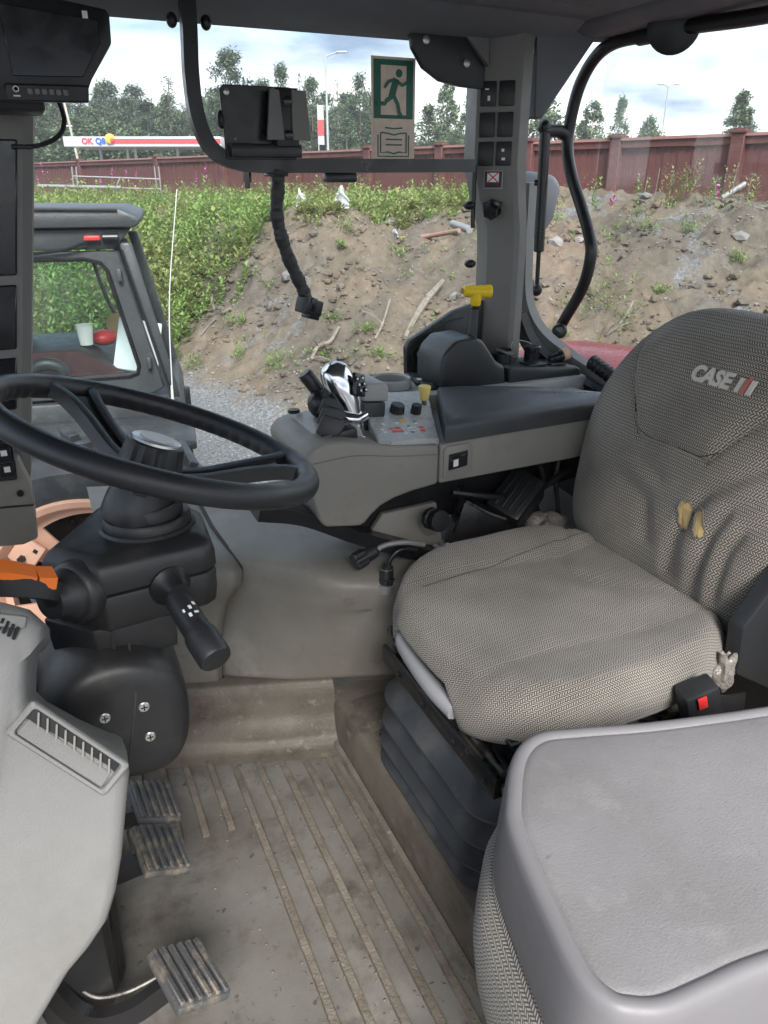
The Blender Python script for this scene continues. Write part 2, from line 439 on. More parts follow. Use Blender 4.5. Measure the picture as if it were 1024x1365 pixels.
def fabric(name, light, dark, cu=.0051, cv=.0064, stain=.20):
    m = bpy.data.materials.new(name); m.use_nodes = True; t = m.node_tree; b = t.nodes['Principled BSDF']
    b.inputs['Roughness'].default_value = .95; b.inputs['Specular IOR Level'].default_value = .15
    b.inputs['Sheen Weight'].default_value = .25
    uv = t.nodes.new('ShaderNodeUVMap'); sp = t.nodes.new('ShaderNodeSeparateXYZ')
    # a little waviness so that the rows are not ruler-straight
    wn = t.nodes.new('ShaderNodeTexNoise'); wn.inputs['Scale'].default_value = 14; wn.inputs['Detail'].default_value = 2
    t.links.new(uv.outputs[0], wn.inputs['Vector'])
    wa = t.nodes.new('ShaderNodeVectorMath'); wa.operation = 'MULTIPLY_ADD'
    wa.inputs[1].default_value = (.006, .006, 0); t.links.new(wn.outputs['Color'], wa.inputs[0]); t.links.new(uv.outputs[0], wa.inputs[2])
    t.links.new(wa.outputs[0], sp.inputs[0])
    def mt(op, a, b_=None, c_=None):
        n = t.nodes.new('ShaderNodeMath'); n.operation = op
        for i, q in enumerate((a, b_, c_)):
            if q is None: continue
            if isinstance(q, (int, float)): n.inputs[i].default_value = q
            else: t.links.new(q, n.inputs[i])
        return n.outputs[0]
    U = mt('DIVIDE', sp.outputs['X'], cu); V = mt('DIVIDE', sp.outputs['Y'], cv)
    row = mt('FLOOR', V); fv = mt('FRACT', V)
    par = mt('MULTIPLY_ADD', mt('MODULO', mt('ABSOLUTE', row), 2), 2, -1)
    s = mt('MULTIPLY_ADD', mt('MULTIPLY', mt('SUBTRACT', fv, .5), par), .95, U)
    s = mt('MULTIPLY_ADD', row, .37, s)
    st = mt('ABSOLUTE', mt('SUBTRACT', mt('FRACT', s), .5))          # 0 in the strand's middle, .5 between strands
    gp = mt('ABSOLUTE', mt('SUBTRACT', fv, .5))
    def ss(x, a, b_):
        n = t.nodes.new('ShaderNodeMapRange'); n.interpolation_type = 'SMOOTHSTEP'
        n.inputs[1].default_value = a; n.inputs[2].default_value = b_; n.inputs[3].default_value = 1; n.inputs[4].default_value = 0
        t.links.new(x, n.inputs[0]); return n.outputs[0]
    h = mt('MULTIPLY', ss(st, .18, .40), ss(gp, .34, .5))
    fz = t.nodes.new('ShaderNodeTexNoise'); fz.inputs['Scale'].default_value = 900; fz.inputs['Detail'].default_value = 2
    t.links.new(uv.outputs[0], fz.inputs['Vector'])
    h2 = mt('MULTIPLY', h, mt('MULTIPLY_ADD', fz.outputs['Fac'], .7, .62))
    mx = t.nodes.new('ShaderNodeMix'); mx.data_type = 'RGBA'; t.links.new(h2, mx.inputs['Factor'])
    mx.inputs['A'].default_value = (*dark, 1); mx.inputs['B'].default_value = (*light, 1)
    sn = t.nodes.new('ShaderNodeTexNoise'); sn.inputs['Scale'].default_value = 5; sn.inputs['Detail'].default_value = 7
    t.links.new(uv.outputs[0], sn.inputs['Vector'])
    sr = t.nodes.new('ShaderNodeMapRange'); sr.inputs[1].default_value = .35; sr.inputs[2].default_value = .7
    sr.inputs[3].default_value = 1; sr.inputs[4].default_value = 1 - stain * 2; t.links.new(sn.outputs['Fac'], sr.inputs[0])
    sc = t.nodes.new('ShaderNodeVectorMath'); sc.operation = 'SCALE'
    t.links.new(mx.outputs['Result'], sc.inputs[0]); t.links.new(sr.outputs[0], sc.inputs['Scale'])
    t.links.new(sc.outputs[0], b.inputs['Base Color'])
    bp = t.nodes.new('ShaderNodeBump'); bp.inputs['Strength'].default_value = .7; bp.inputs['Distance'].default_value = .0012
    t.links.new(h, bp.inputs['Height']); t.links.new(bp.outputs[0], b.inputs['Normal'])
    MATS[name] = m
fabric('seat_fabric', (.46, .425, .375), (.070, .061, .052))
fabric('seat_fabric_back', (.52, .47, .40), (.066, .057, .049))

def ground_mat():
    m = bpy.data.materials.new('dirt_ground'); m.use_nodes = True; t = m.node_tree; b = t.nodes['Principled BSDF']
    b.inputs['Roughness'].default_value = .95; b.inputs['Specular IOR Level'].default_value = .2
    co = t.nodes.new('ShaderNodeTexCoord')
    def noi(s, d=9, rg=.65, dist=0):
        n = t.nodes.new('ShaderNodeTexNoise'); n.inputs['Scale'].default_value = s; n.inputs['Detail'].default_value = d
        n.inputs['Roughness'].default_value = rg; n.inputs['Distortion'].default_value = dist
        t.links.new(co.outputs['Object'], n.inputs['Vector']); return n.outputs['Fac']
    def rmp(f, st):
        r = t.nodes.new('ShaderNodeValToRGB'); e = r.color_ramp.elements
        e[0].position, e[0].color = st[0][0], (*st[0][1], 1); e[1].position, e[1].color = st[-1][0], (*st[-1][1], 1)
        for p, c in st[1:-1]:
            q = e.new(p); q.color = (*c, 1)
        t.links.new(f, r.inputs['Fac']); return r.outputs['Color']
    sand = rmp(noi(.55, 8, .6, .4), [(.30, (.08, .068, .058)), (.46, (.14, .116, .092)), (.56, (.225, .168, .115)), (.72, (.115, .10, .087))])
    clod = rmp(noi(5, 10, .72), [(.30, (.055, .047, .040)), (.52, (.15, .13, .106)), (.72, (.26, .232, .195))])
    grv = rmp(noi(26, 6, .75), [(.30, (.065, .065, .067)), (.5, (.17, .171, .175)), (.68, (.32, .32, .328))])
    mx = t.nodes.new('ShaderNodeMix'); mx.data_type = 'RGBA'; mx.inputs['Factor'].default_value = .5
    t.links.new(sand, mx.inputs['A']); t.links.new(clod, mx.inputs['B'])
    at = t.nodes.new('ShaderNodeAttribute'); at.attribute_name = 'gravel'
    sm = t.nodes.new('ShaderNodeMath'); sm.operation = 'ADD'
    sb = t.nodes.new('ShaderNodeMapRange'); sb.inputs[1].default_value = .35; sb.inputs[2].default_value = .65
    sb.inputs[3].default_value = -.35; sb.inputs[4].default_value = .35
    t.links.new(noi(2.0, 8, .7), sb.inputs[0]); t.links.new(at.outputs['Fac'], sm.inputs[0]); t.links.new(sb.outputs[0], sm.inputs[1])
    cl = t.nodes.new('ShaderNodeMapRange'); cl.inputs[1].default_value = .35; cl.inputs[2].default_value = .65
    t.links.new(sm.outputs[0], cl.inputs[0])
    m2 = t.nodes.new('ShaderNodeMix'); m2.data_type = 'RGBA'; t.links.new(cl.outputs[0], m2.inputs['Factor'])
    t.links.new(mx.outputs['Result'], m2.inputs['A']); t.links.new(grv, m2.inputs['B'])
    t.links.new(m2.outputs['Result'], b.inputs['Base Color'])
    bp = t.nodes.new('ShaderNodeBump'); bp.inputs['Strength'].default_value = .8; bp.inputs['Distance'].default_value = .05
    t.links.new(noi(11, 12, .85), bp.inputs['Height']); t.links.new(bp.outputs[0], b.inputs['Normal'])
    MATS['dirt_ground'] = m
ground_mat()

# ================================================================== OUTDOORS
def lerp_tab(x, tab):
    if x <= tab[0][0]: return tab[0][1]
    for (x0, y0), (x1, y1) in zip(tab, tab[1:]):
        if x <= x1: return y0 + (y1 - y0) * (x - x0) / (x1 - x0)
    return tab[-1][1]
def sstep(t):
    t = max(0., min(1., t)); return t * t * (3 - 2 * t)
TOE = [(-14, 12), (-3, 10.5), (-1.6, 9.0), (0, 8.0), (2, 7.0), (5, 6.4), (12, 6.4)]
CREST = [(-14, 19), (-4, 17), (-2, 14.3), (-.9, 13.0), (1, 13.0), (4, 12.4), (8, 11.5)]
HC = [(-14, .45), (-4, .50), (-2, .66), (-.9, .64), (1, .62), (2.5, .82), (5, .90), (12, .9)]
LOT = -1.35
def ground_z(a, d):
    t, c, h = lerp_tab(a, TOE), lerp_tab(a, CREST), lerp_tab(a, HC)
    s = (d - t) / (c - t)
    if s <= 0:
        return LOT + .02 * noise.noise((a * 1.5, d * 1.5, 0)) + .008 * noise.noise((a * 9, d * 9, 3))
    k = min(1, s)
    z = LOT + (h - LOT) * (k * 1.25 - .25 * k * k * k if k < 1 else 1)
    env = sstep(k * 3) * (1 if d < 40 else max(0, 1 - (d - 40) / 20))
    z += env * (.22 * noise.fractal((a * .55, d * .55, 1.3), 1., 2., 3) + .19 * noise.fractal((a * 2.2, d * 2.2, 7.3), .8, 2.1, 5)
                + .085 * noise.ridged_multi_fractal((a * 3.6, d * 3.6, 2.), .8, 2.2, 5, 1., 2.) - .10)
    z += .24 * math.exp(-((a + .75) ** 2 / .8 + (d - 12.7) ** 2 / 1.0))
    if s > 1:
        u = sstep((d - c) / 5.)
        z += u * ((.62 + .38 * sstep((a + 3) / 6)) - h)
        if d > 36: z += (0. - z) * sstep((d - 36) / 25)
    return z

aa = [-300, -200, -110, -60, -40, -28, -20, -16] + [-13 + i * .25 for i in range(37)] + [-3.75 + i * .075 for i in range(167)] + [9.0, 9.5, 10, 11, 12, 14, 18, 26, 40, 70, 130, 300]
dd = [-120, -50, -20, -8, -3, 0, 2, 4, 5, 5.6] + [6.0 + i * .07 for i in range(132)] + [15.25 + i * .25 for i in range(60)] + [31, 33, 36, 40, 46, 54, 65, 80, 110, 160, 260, 400]
gv, gf, gg = [], [], []
for d in dd:
    for a in aa:
        gv.append(W(a, d, ground_z(a, d)))
        t = lerp_tab(a, TOE)
        g = 1 - sstep((d - t + .5) / 1.6)
        if d < 20: g = max(g, .42 * sstep((noise.noise((a * .6, d * .6, 9.)) - .05) * 4))
        gg.append(g)
na = len(aa)
for j in range(len(dd) - 1):
    for i in range(na - 1):
        k = j * na + i
        gf.append((k, k + 1, k + na + 1, k + na))
ground = pymesh('ground', gv, gf, 'dirt_ground')
at = ground.data.attributes.new('gravel', 'FLOAT', 'POINT'); at.data.foreach_set('value', gg)
tag(ground, kind='structure')

def hit(px, py):                                    # where the line of sight through that spot of the photo meets the bank
    v = (FH * math.cos(PITCH) - UP * math.sin(PITCH)) * 1010 + RT * (px - 512) + (FH * math.sin(PITCH) + UP * math.cos(PITCH)) * (682.5 - py)
    a1, d1, z1 = v.dot(RT), v.dot(FH), v.z
    a1, z1 = a1 / d1, z1 / d1
    d = 5.
    while d < 60:
        if 1.3 + z1 * d < ground_z(a1 * d, d): break
        d += .05
    return a1 * d, d, ground_z(a1 * d, d)

# ---- stones (nobody could count them)
rs = random.Random(3)
ico_v = [(0, 0, 1), (.9, 0, .3), (.25, .85, .35), (-.75, .5, .3), (-.7, -.55, .35), (.3, -.85, .3), (.75, .5, -.4), (-.3, .8, -.4), (-.85, 0, -.4), (-.2, -.8, -.45), (.75, -.5, -.4), (0, 0, -.9)]
ico_f = [(0, 1, 2), (0, 2, 3), (0, 3, 4), (0, 4, 5), (0, 5, 1), (1, 6, 2), (2, 7, 3), (3, 8, 4), (4, 9, 5), (5, 10, 1), (2, 6, 7), (3, 7, 8), (4, 8, 9), (5, 9, 10), (1, 10, 6), (6, 11, 7), (7, 11, 8), (8, 11, 9), (9, 11, 10), (10, 11, 6)]
sv_, sf_ = [], []
def add_stone(V, F, a, d, s, r):
    k = len(V); z = ground_z(a, d)
    sx, sy, sz = s * r.uniform(.7, 1.3), s * r.uniform(.7, 1.3), s * r.uniform(.45, .9); th = r.uniform(0, 6.28)
    for x, y, q in ico_v:
        j = 1 + r.uniform(-.22, .22)
        x, y = x * sx * j, y * sy * j
        V.append(W(a + x * math.cos(th) - y * math.sin(th), d + x * math.sin(th) + y * math.cos(th), z + q * sz * j + s * .15))
    F.extend([tuple(i + k for i in f) for f in ico_f])
n = 0
while n < 7500:
    a = rs.uniform(-4, 7.5); d = rs.uniform(5.8, 13.5)
    if abs(a) > .56 * d + .3: continue
    t = lerp_tab(a, TOE)
    if d < t + .6 and a > 0: continue
    p = 1. if d < t + .8 else .35 + .6 * max(0, noise.noise((a * .8, d * .8, 5.)))
    if rs.random() > p: continue
    add_stone(sv_, sf_, a, d, rs.choice((.007, .009, .012, .012, .016, .022)) * (1 if d > t else .9), rs); n += 1
st = pymesh('loose_stones', sv_, sf_, 'stone', smooth=False)
tag(st, 'small loose grey stones strewn over the gravel and the earth bank', 'stones', kind='stuff')
# clods of earth on the bank
cv_, cf_ = [], []
n = 0
while n < 3400:
    a = rs.uniform(-3.6, 7.5); d = rs.uniform(6.6, 13.6)
    t = lerp_tab(a, TOE)
    if d < t + .3 or abs(a) > .56 * d + .3: continue
    if noise.noise((a * 1.1, d * 1.1, 15.)) < -.05: continue
    add_stone(cv_, cf_, a, d, rs.choice((.010, .012, .014, .016, .02, .02, .03, .045, .07)), rs); n += 1
st = pymesh('earth_clods', cv_, cf_, 'dirt_ground', smooth=False)
tag(st, 'crumbled clods of brown and grey earth on the bank', 'earth', kind='stuff')

for (px, py, s, lb) in [(742, 325, .11, 'pale flat rock beside the dark mirror, low on the right bank'), (772, 322, .10, 'brown split rock just right of the thin black rod'),
                        (606, 398, .10, 'grey rock on the bank left of the yellow lever'), (255, 500, .05, 'small white stone near the toe of the bank'),
                        (985, 320, .13, 'large brown rock at the right edge of the bank'), (860, 268, .13, 'low grey rock on the crest below the fence'),
                        (520, 300, .12, 'grey rock on the crest right of the white sheet'), (384, 372, .12, 'brown rock on the slope left of the hanging cable')]:
    a, d, z = hit(px, py)
    V, F = [], []
    add_stone(V, F, a, d, s, rs)
    o = T('rock', lb, 'rock', W(a, d, z), 'rocks on the earth bank')
    bm = B(); bm.poly(V, F)
    bmesh.ops.subdivide_edges(bm.bm, edges=bm.bm.edges[:], cuts=2, use_grid_fill=True, smooth=.4)
    for v in bm.bm.verts: v.co += v.normal * s * .12 * noise.noise(v.co * (3 / s * .3))
    m_o = bm.build('stone_body', 'stone', o)

# ---- weeds
def leaf(V, F, p, dr, up_, L_, w):
    sd_ = dr.cross(up_)
    if sd_.length < 1e-4: sd_ = Vector((1, 0, 0))
    sd_.normalize(); k = len(V)
    V.extend((p, p + dr * L_ * .5 + sd_ * w * .5, p + dr * L_, p + dr * L_ * .5 - sd_ * w * .5)); F.append((k, k + 1, k + 2, k + 3))
def weed(V, F, base, H, nl, r, ls=.08, lw=.028, spread=.22, lean=.15):
    lx = Vector((r.uniform(-lean, lean), r.uniform(-lean, lean), 1)) * H
    for i in range(nl):
        t = (i + r.random()) / nl
        an = r.uniform(0, 6.283); el = r.uniform(-.2, 1.0)
        dr = Vector((math.cos(an) * math.cos(el), math.sin(an) * math.cos(el), math.sin(el)))
        p = base + lx * t + Vector((math.cos(an), math.sin(an), 0)) * spread * (1 - t * .7) * r.random() * H
        leaf(V, F, p, dr, UP, ls * r.uniform(.6, 1.3) * (1.1 - .5 * t), lw * r.uniform(.7, 1.3))
VB = sorted(hit(*p)[:2] for p in [(215, 500), (232, 478), (268, 425), (300, 385), (340, 340), (385, 312), (430, 288)]) + [(0, 13.9), (1.5, 14.1), (2.3, 15.0)]
rw = random.Random(11)
V, F, V2, F2 = [], [], [], []
n = 0
while n < 4300:
    d = 9.8 + 20 * rw.random() ** 1.35; a = rw.uniform(-.56 * d, 2.4)
    if a + d > 21.6: continue
    dn = d - lerp_tab(a, VB)
    if dn < 0 and not (dn > -.5 and rw.random() < .15): continue
    if d > 20 and rw.random() < .45: continue
    gap = noise.noise((a * .9, d * .9, 33.))
    if gap < -.16 and rw.random() < .8: continue
    n += 1
    H = rw.uniform(.3, .85) * (1 + 1.0 * noise.noise((a * .5, d * .5, 71.)) + .4 * gap) * (.6 if d > 22 else 1) * (1.25 if d > 17 else 1.) * (.55 if dn < .4 else 1)
    if a > -.6: H *= 1.25
    if d > 12.5: H = min(H, max(.15, .80 + .55 * rw.random() ** 2.2 + .55 * noise.noise((a * .8, d * .8, 91.)) - ground_z(a, d)))
    pale = noise.noise((a * .7, d * .7, 3.3)) > .16 or rw.random() < (.5 if a > -1 else .18)
    if rw.random() < .16:                             # a thin upright grass stalk standing out of the mass
        for q in range(5):
            p = W(a + rw.gauss(0, .06), d + rw.gauss(0, .06), ground_z(a, d)); hh = min(1.45 - p.z, rw.uniform(.5, 1.0))
            leaf(V2, F2, p, Vector((rw.gauss(0, .12), rw.gauss(0, .12), 1)).normalized(), RT, max(.2, hh), .016)
    weed(V2 if pale else V, F2 if pale else F, W(a, d, ground_z(a, d) - .02), H, 26, rw, .09 + .085 * rw.random(), .032 + .026 * rw.random())
tag(pymesh('weed_cover', V, F, 'weed_green', smooth=False), 'dense green weeds covering the left of the bank', 'weeds', kind='stuff')
tag(pymesh('pale_weed_cover', V2, F2, 'weed_pale', smooth=False), 'paler dry weeds mixed among the green ones', 'weeds', kind='stuff')
V, F = [], []
for i in range(620):                                  # low scraps of green spread over the bare slope
    a = rw.uniform(-3.2, 7.); d = rw.uniform(8.5, 14.)
    if d < lerp_tab(a, TOE) + .6 or noise.noise((a * .9, d * .9, 51.)) < .08: continue
    weed(V, F, W(a, d, ground_z(a, d)), rw.uniform(.05, .22), 12, rw, .065, .024, .6)
tag(pymesh('sparse_weeds', V, F, 'weed_green', smooth=False), 'low scattered green weeds on the bare slope', 'weeds', kind='stuff')

TU = [(315, 432, .16, 'bright weed tuft on the slope right of the grey roofed vehicle'), (262, 490, .22, 'bright green grassy tuft near the toe of the bank'), (322, 475, .18, 'leafy tuft just above the toe of the bank'),
      (375, 492, .22, 'leafy weed left of the black lever'), (448, 428, .14, 'small weed right of the hanging plug'), (488, 440, .14, 'small weed above the chrome joystick'),
      (437, 478, .16, 'grassy weed right behind the black lever'), (505, 478, .14, 'thin weed right of the chrome joystick'), (462, 312, .14, 'round weed on top of the bare mound'),
      (455, 330, .10, 'small weed under the top of the mound'), (528, 345, .14, 'lone weed at mid slope right of the mound'), (810, 405, .42, 'big leafy weed right of the black rail'), (828, 430, .26, 'grassy weed at the foot of the big leafy one'),
      (775, 420, .2, 'low weed beside the rail knob'), (850, 308, .26, 'bright grassy weed high on the right bank'), (985, 352, .16, 'small weed at the right edge above the seat'),
      (915, 310, .14, 'small weed on the right bank below the fence'), (745, 455, .18, 'weed just above the red fender'), (880, 395, .12, 'tiny weed on the brown slope above the seat')]
for (px, py, H, lb) in TU:
    a, d, z = hit(px, py)
    V, F = [], []
    for q in range(9):
        weed(V, F, Vector((rw.gauss(0, H * .42), rw.gauss(0, H * .42), -.02)), H * rw.uniform(.6, 1.2), 15, rw, .07, .02, .4, .35)
    o = T('weed_tuft', lb, 'weed', W(a, d, z), 'single weeds on the bare bank')
    pymesh('leaves', V, F, 'weed_green', o, smooth=False, local=True)

# tall weeds and fireweed along the fence
TW = [(762, 262, .5), (838, 262, .75), (852, 262, .65), (868, 262, .55), (905, 262, .62), (920, 262, .5), (822, 262, .5), (996, 268, .4), (715, 262, .6), (885, 262, .45)]
for i, (px, py, H) in enumerate(TW):
    a, d, z = hit(px, py)
    d = min(d, 13.9); z = ground_z(a, d)
    o = T('tall_weed', 'leafy tall weed standing in front of the red fence on the right', 'weed', W(a, d, z), 'tall weeds before the right fence')
    V, F = [], []
    for q in range(4): weed(V, F, Vector((rw.gauss(0, .07), rw.gauss(0, .07), 0)), H * rw.uniform(.7, 1.1), 26, rw, .1, .032, .25, .2)
    pymesh('leaves', V, F, 'weed_pale' if i % 3 else 'weed_green', o, smooth=False, local=True)
    b = B(); b.tube([(0, 0, -.05), (.01, .01, H * .5), (.03, 0, H)], [.008, .005], 5); b.build('stem', 'dead_wood', o, local=True)
for i, (px, dd_) in enumerate([(52, 29), (60, 26), (135, 27), (150, 29), (172, 28), (182, 29), (262, 25), (275, 24.5), (742, 13.6), (818, 13.4), (958, 12.8)]):
    a = (px - 512) / 1101 * dd_
    o = T('fireweed', 'pink flowering fireweed by the foot of the fence', 'flower', W(a, dd_, ground_z(a, dd_)), 'fireweed along the fence')
    H = rw.uniform(.9, 1.2) * (1 if dd_ > 20 else .45); V, F = [], []
    weed(V, F, Vector((0, 0, 0)), H * .8, 22, rw, .12, .03, .15); pymesh('leaves', V, F, 'weed_pale', o, smooth=False, local=True)
    V, F = [], []
    weed(V, F, Vector((0, 0, H * .65)), H * .4, 26, rw, .07, .05, .08); pymesh('blossom', V, F, 'pink_flower', o, smooth=False, local=True)

# ---- dead branches, pipes, sheets lying on the bank
def limb(name, lb, cat, pts, r, m='dead_wood', lift=.02, twigs=2, k=6, n=7):
    P = [W(*hit(x, y)) + UP * (lift + h) for x, y, h in pts]
    o = T(name, lb, cat, P[0])
    b = B(); b.tube(P, r, n, k); b.build('shaft', m, o)
    for q in range(twigs):
        p = P[rw.randrange(len(P))]; dr = Vector((rw.uniform(-1, 1), rw.uniform(-1, 1), rw.uniform(.1, .7))) * .28
        b = B(); b.tube([p, p + dr * .5 + Vector((0, 0, .03)), p + dr], [.012, .004], 5); b.build('twig', m, o)
    return o
limb('branch', 'thick bleached branch lying on the slope left of the yellow lever', 'branch', [(590, 388, .05), (570, 405, .04), (556, 425, .02), (540, 452, 0)], [.035, .05, .045, .03])
limb('branch', 'forked grey branch above the chrome joystick', 'branch', [(452, 446, .05), (440, 462, .03), (425, 468, .03), (415, 481, 0)], [.02, .03, .02])
limb('branch', 'curved root stub on the sandy slope right of the antenna', 'branch', [(283, 405, .12), (285, 415, .03), (296, 424, .02), (308, 420, .06)], [.02, .03, .025])
limb('branch', 'thin pale stick low on the sandy slope', 'branch', [(288, 432, .05), (276, 442, .02), (268, 450, 0)], [.015, .012], twigs=0)
limb('branch', 'dark bent root beside the chrome joystick', 'branch', [(520, 415, .1), (510, 440, .04), (500, 460, .01)], [.014, .018], twigs=1)
limb('branch', 'crossed dry sticks right of the rail knob', 'branch', [(838, 432, .15), (822, 448, .04), (806, 462, 0)], [.012, .016], twigs=4)
limb('pipe', 'pink plastic pipe half buried along the crest', 'pipe', [(535, 321, 0), (570, 318, 0), (612, 312, .02)], .035, 'pipe_pink', twigs=0, n=12)
limb('pipe', 'short grey pipe end lying on the crest', 'pipe', [(603, 308, .06), (626, 313, .04)], .055, 'pipe_grey', twigs=0, n=14)
a, d, z = hit(962, 263)
o = T('pipe', 'long grey pipe leaning up to the right before the fence', 'pipe', W(a, d, z))
b = B(); b.cyl(W(a, d, z - .02), W(a + .95, d + .3, z + .50), .05, n=14); b.build('shaft', 'pipe_grey', o)
a, d, z = hit(118, 268)
o = T('brushwood_heap', 'heap of dry brown brushwood behind the grey vehicle roof', 'brushwood', W(a, 19, 1.0))
for q in range(40):
    p = W(a * 19 / d + rw.uniform(-.6, .9), 19 + rw.uniform(-.4, .4), ground_z(a * 19 / d, 19) + rw.uniform(0, .35)); dr = Vector((rw.uniform(-1, 1), rw.uniform(-1, 1), rw.uniform(-.15, .5))) * rw.uniform(.2, .5)
    b = B(); b.tube([p - dr, p + Vector((0, 0, rw.uniform(-.04, .08))), p + dr], [.018, .008], 5, k=3); b.build('stick', 'dead_wood', o)
for (px, py, lb, q) in [(437, 272, 'upright crumpled white plastic sheet on the mound crest', .16), (456, 278, 'flat white plastic scrap beside the upright sheet', .22), (527, 318, 'small white scrap in the weeds above the pink pipe', .10)]:
    a, d, z = hit(px, py); d = min(d, 13.9); z = ground_z(a, d)
    b = B()
    hh = .36 if 'upright' in lb else .13
    b.grid(lambda u, v: W(a + (u - .5) * q + .06 * noise.noise((u * 3, v * 3, px)), d + .2 * noise.noise((u * 2.5, v * 2.5, px + 4.)) , z + v * hh * (1 - abs(u - .45) * 1.1)), 10, 10)
    bmesh.ops.solidify(b.bm, geom=b.bm.faces[:], thickness=.006)
    o = b.build('plastic_sheet', 'sheet_white'); tag(o, lb, 'plastic sheet', 'white plastic on the bank')
# galvanised frame leaning before the fence
o = T('scaffold_frame', 'galvanised scaffold frame standing before the left fence', 'scaffold', W(-7.6, 24, 1.0))
for x0, x1 in ((-9.05, -8.98), (-6.62, -6.6)):
    for q in (0, .12):
        b = B(); b.cyl(W(x0 + q, 24, .95), W(x1 + q - .02, 24, 1.72), .02, n=8); b.build('upright', 'pipe_grey', o)
for z0 in (1.15, 1.42):
    b = B(); b.cyl(W(-9.0, 24, z0 + .05), W(-6.5, 24, z0 - .03), .02, n=8); b.build('rail', 'pipe_grey', o)
b = B(); b.cyl(W(-7.9, 23.9, .95), W(-7.6, 23.9, 1.45), .025, n=8); b.build('brace', 'pipe_grey', o)
o = T('pipe', 'long pale pipe lying in the weeds left of the brushwood', 'pipe', W(-9, 21.5, 1.1))
b = B(); b.cyl(W(-8.9, 21.2, 1.22), W(-6.7, 21, 1.18), .045, n=10); b.build('shaft', 'pipe_grey', o)

# ---- fence: posts, rails, single boards
FP = [(-17.5, 39.5), (-12.6, 34.6), (-8.16, 30.1), (-5.2, 27.1), (-2.55, 24.5), (-.4, 22.35), (1.4, 20.55), (3.26, 18.7), (4.78, 17.2), (6.5, 15.4), (8.4, 13.5), (10.3, 11.6)]
fe = T('red_fence', 'long dark red board fence with square posts behind the bank', 'fence', W(-.4, 22.35, .9))
fdir = Vector((RT - FH)).normalized(); fn = Vector((RT + FH)).normalized()
MF = Matrix((fdir, fn, UP)).transposed()
b = B(); b.box((0, 0, 0), (.150, .022, 1.72)); board_me = b.mesh('board', 'fence_red')
b = B(); b.box((0, 0, 0), (.24, .24, 2.0), bev=.008, seg=1); b.box((0, 0, 1.03), (.31, .31, .05), bev=.008, seg=1); b.box((0, 0, 1.07), (.2, .2, .04)); post_me = b.mesh('fence_post', 'fence_red')
fr = MF.to_euler()
TOP = 2.10
for i, (a, d) in enumerate(FP):
    o = link('fence_post', post_me, fe); o.location = W(a, d, TOP - .98) - off(fe); o.rotation_euler = fr
    if i + 1 < len(FP):
        a2, d2 = FP[i + 1]; p, q = W(a, d, 0), W(a2, d2, 0); L_ = (q - p).length; mid = (p + q) / 2
        for zz, hh, nm, mm, th in ((TOP + .0, .05, 'capping', 'fence_cap', .16), (TOP - .09, .13, 'top_rail', 'fence_red', .07), (TOP - 1.5, .12, 'bottom_rail', 'fence_red', .07)):
            b = B(); b.box(mid + UP * zz - fn * .02, (L_ - .25, th, hh), rot=MF); b.build(nm, mm, fe)
        nb = int((L_ - .24) / .142)
        for j in range(nb):
            c = p + (q - p).normalized() * (.12 + (L_ - .24) * (j + .5) / nb)
            o = link('board', board_me, fe); o.location = c + UP * (TOP - .95) + fn * (.03 + (.012 if j % 2 else 0) + rw.uniform(0, .003)) - off(fe); o.rotation_euler = fr

# ---- filling station canopy
ca = T('station_canopy', 'white and red filling station canopy with OKQ8 lettering behind the fence', 'canopy', W(-20, 70, 0))
def wbox(c, d, bev=0): 
    b = B(); b.box(W(*c), d, rot=Matrix((RT, FH, UP)).transposed(), bev=bev); return b
wbox((-20.1, 74, 4.42), (13.1, 8, .76), .05).build('fascia', 'fascia_grey', ca)
wbox((-18.25, 69.97, 4.46), (9.35, .06, .36)).build('red_stripe', 'sign_red', ca)
text('lettering', 'OK', .62, W(-24.65, 69.95, 4.44), RT, UP, 'sign_red', ca, fat=.03)
text('lettering', 'Q8', .62, W(-23.55, 69.95, 4.44), RT, UP, 'blue_print', ca, fat=.03)
b = B(); b.ell(W(-22.7, 69.9, 4.62), .42, .12, .40); b.build('emblem', 'amber_print', ca)
b = B(); b.ell(W(-22.5, 69.8, 4.50), .16, .1, .18); b.build('emblem_spot', 'sign_red', ca)
for aa_ in (-25.3, -22.2, -21.4, -17.9, -15.5, -14.4):
    b = B(); b.cyl(W(aa_, 72 + (aa_ * 7 % 3), -.2), W(aa_, 72 + (aa_ * 7 % 3), 4.1), .13, n=10); b.build('column', 'fascia_grey', ca)

# ---- lamp posts, poles
def lamp(lb, a, d, ztop, arms, r=.09, w=1.):
    o = T('street_lamp', lb, 'street lamp', W(a, d, 0))
    b = B(); b.cyl(W(a, d, -.5), W(a, d, ztop), r, r * .6, n=10); b.build('pole', 'pole_grey', o)
    for s in arms:
        b = B(); b.tube([W(a, d, ztop - .05), W(a + s * .4 * w, d, ztop + .15 * w), W(a + s * .9 * w, d, ztop + .25 * w)], r * .45, 6); b.build('arm', 'pole_grey', o)
        b = B(); b.box(W(a + s * 1.1 * w, d, ztop + .27 * w), (.75 * w, .3 * w, .1), rot=Matrix((RT, FH, UP)).transposed(), bev=.03); b.build('lamp_head', 'pole_grey', o)
    return o
lamp('tall grey street lamp with one arm left of the exit sign', -4.0, 60, 9.2, (1,), .11)
lamp('thin double headed street lamp beyond the right fence', 16.45, 50, 6.4, (-1, 1), .06, .42)
o = T('lamp_post', 'pale grey post close to the left of the grey pillar', 'post', W(7.0, 60, 0)); b = B(); b.cyl(W(6.9, 60, -.5), W(6.9, 60, 8), .16, .12, n=10); b.build('pole', 'pole_grey', o)
o = T('banner_sign', 'narrow white and red banner sign beside the tall street lamp', 'sign', W(-4.35, 58, 0))
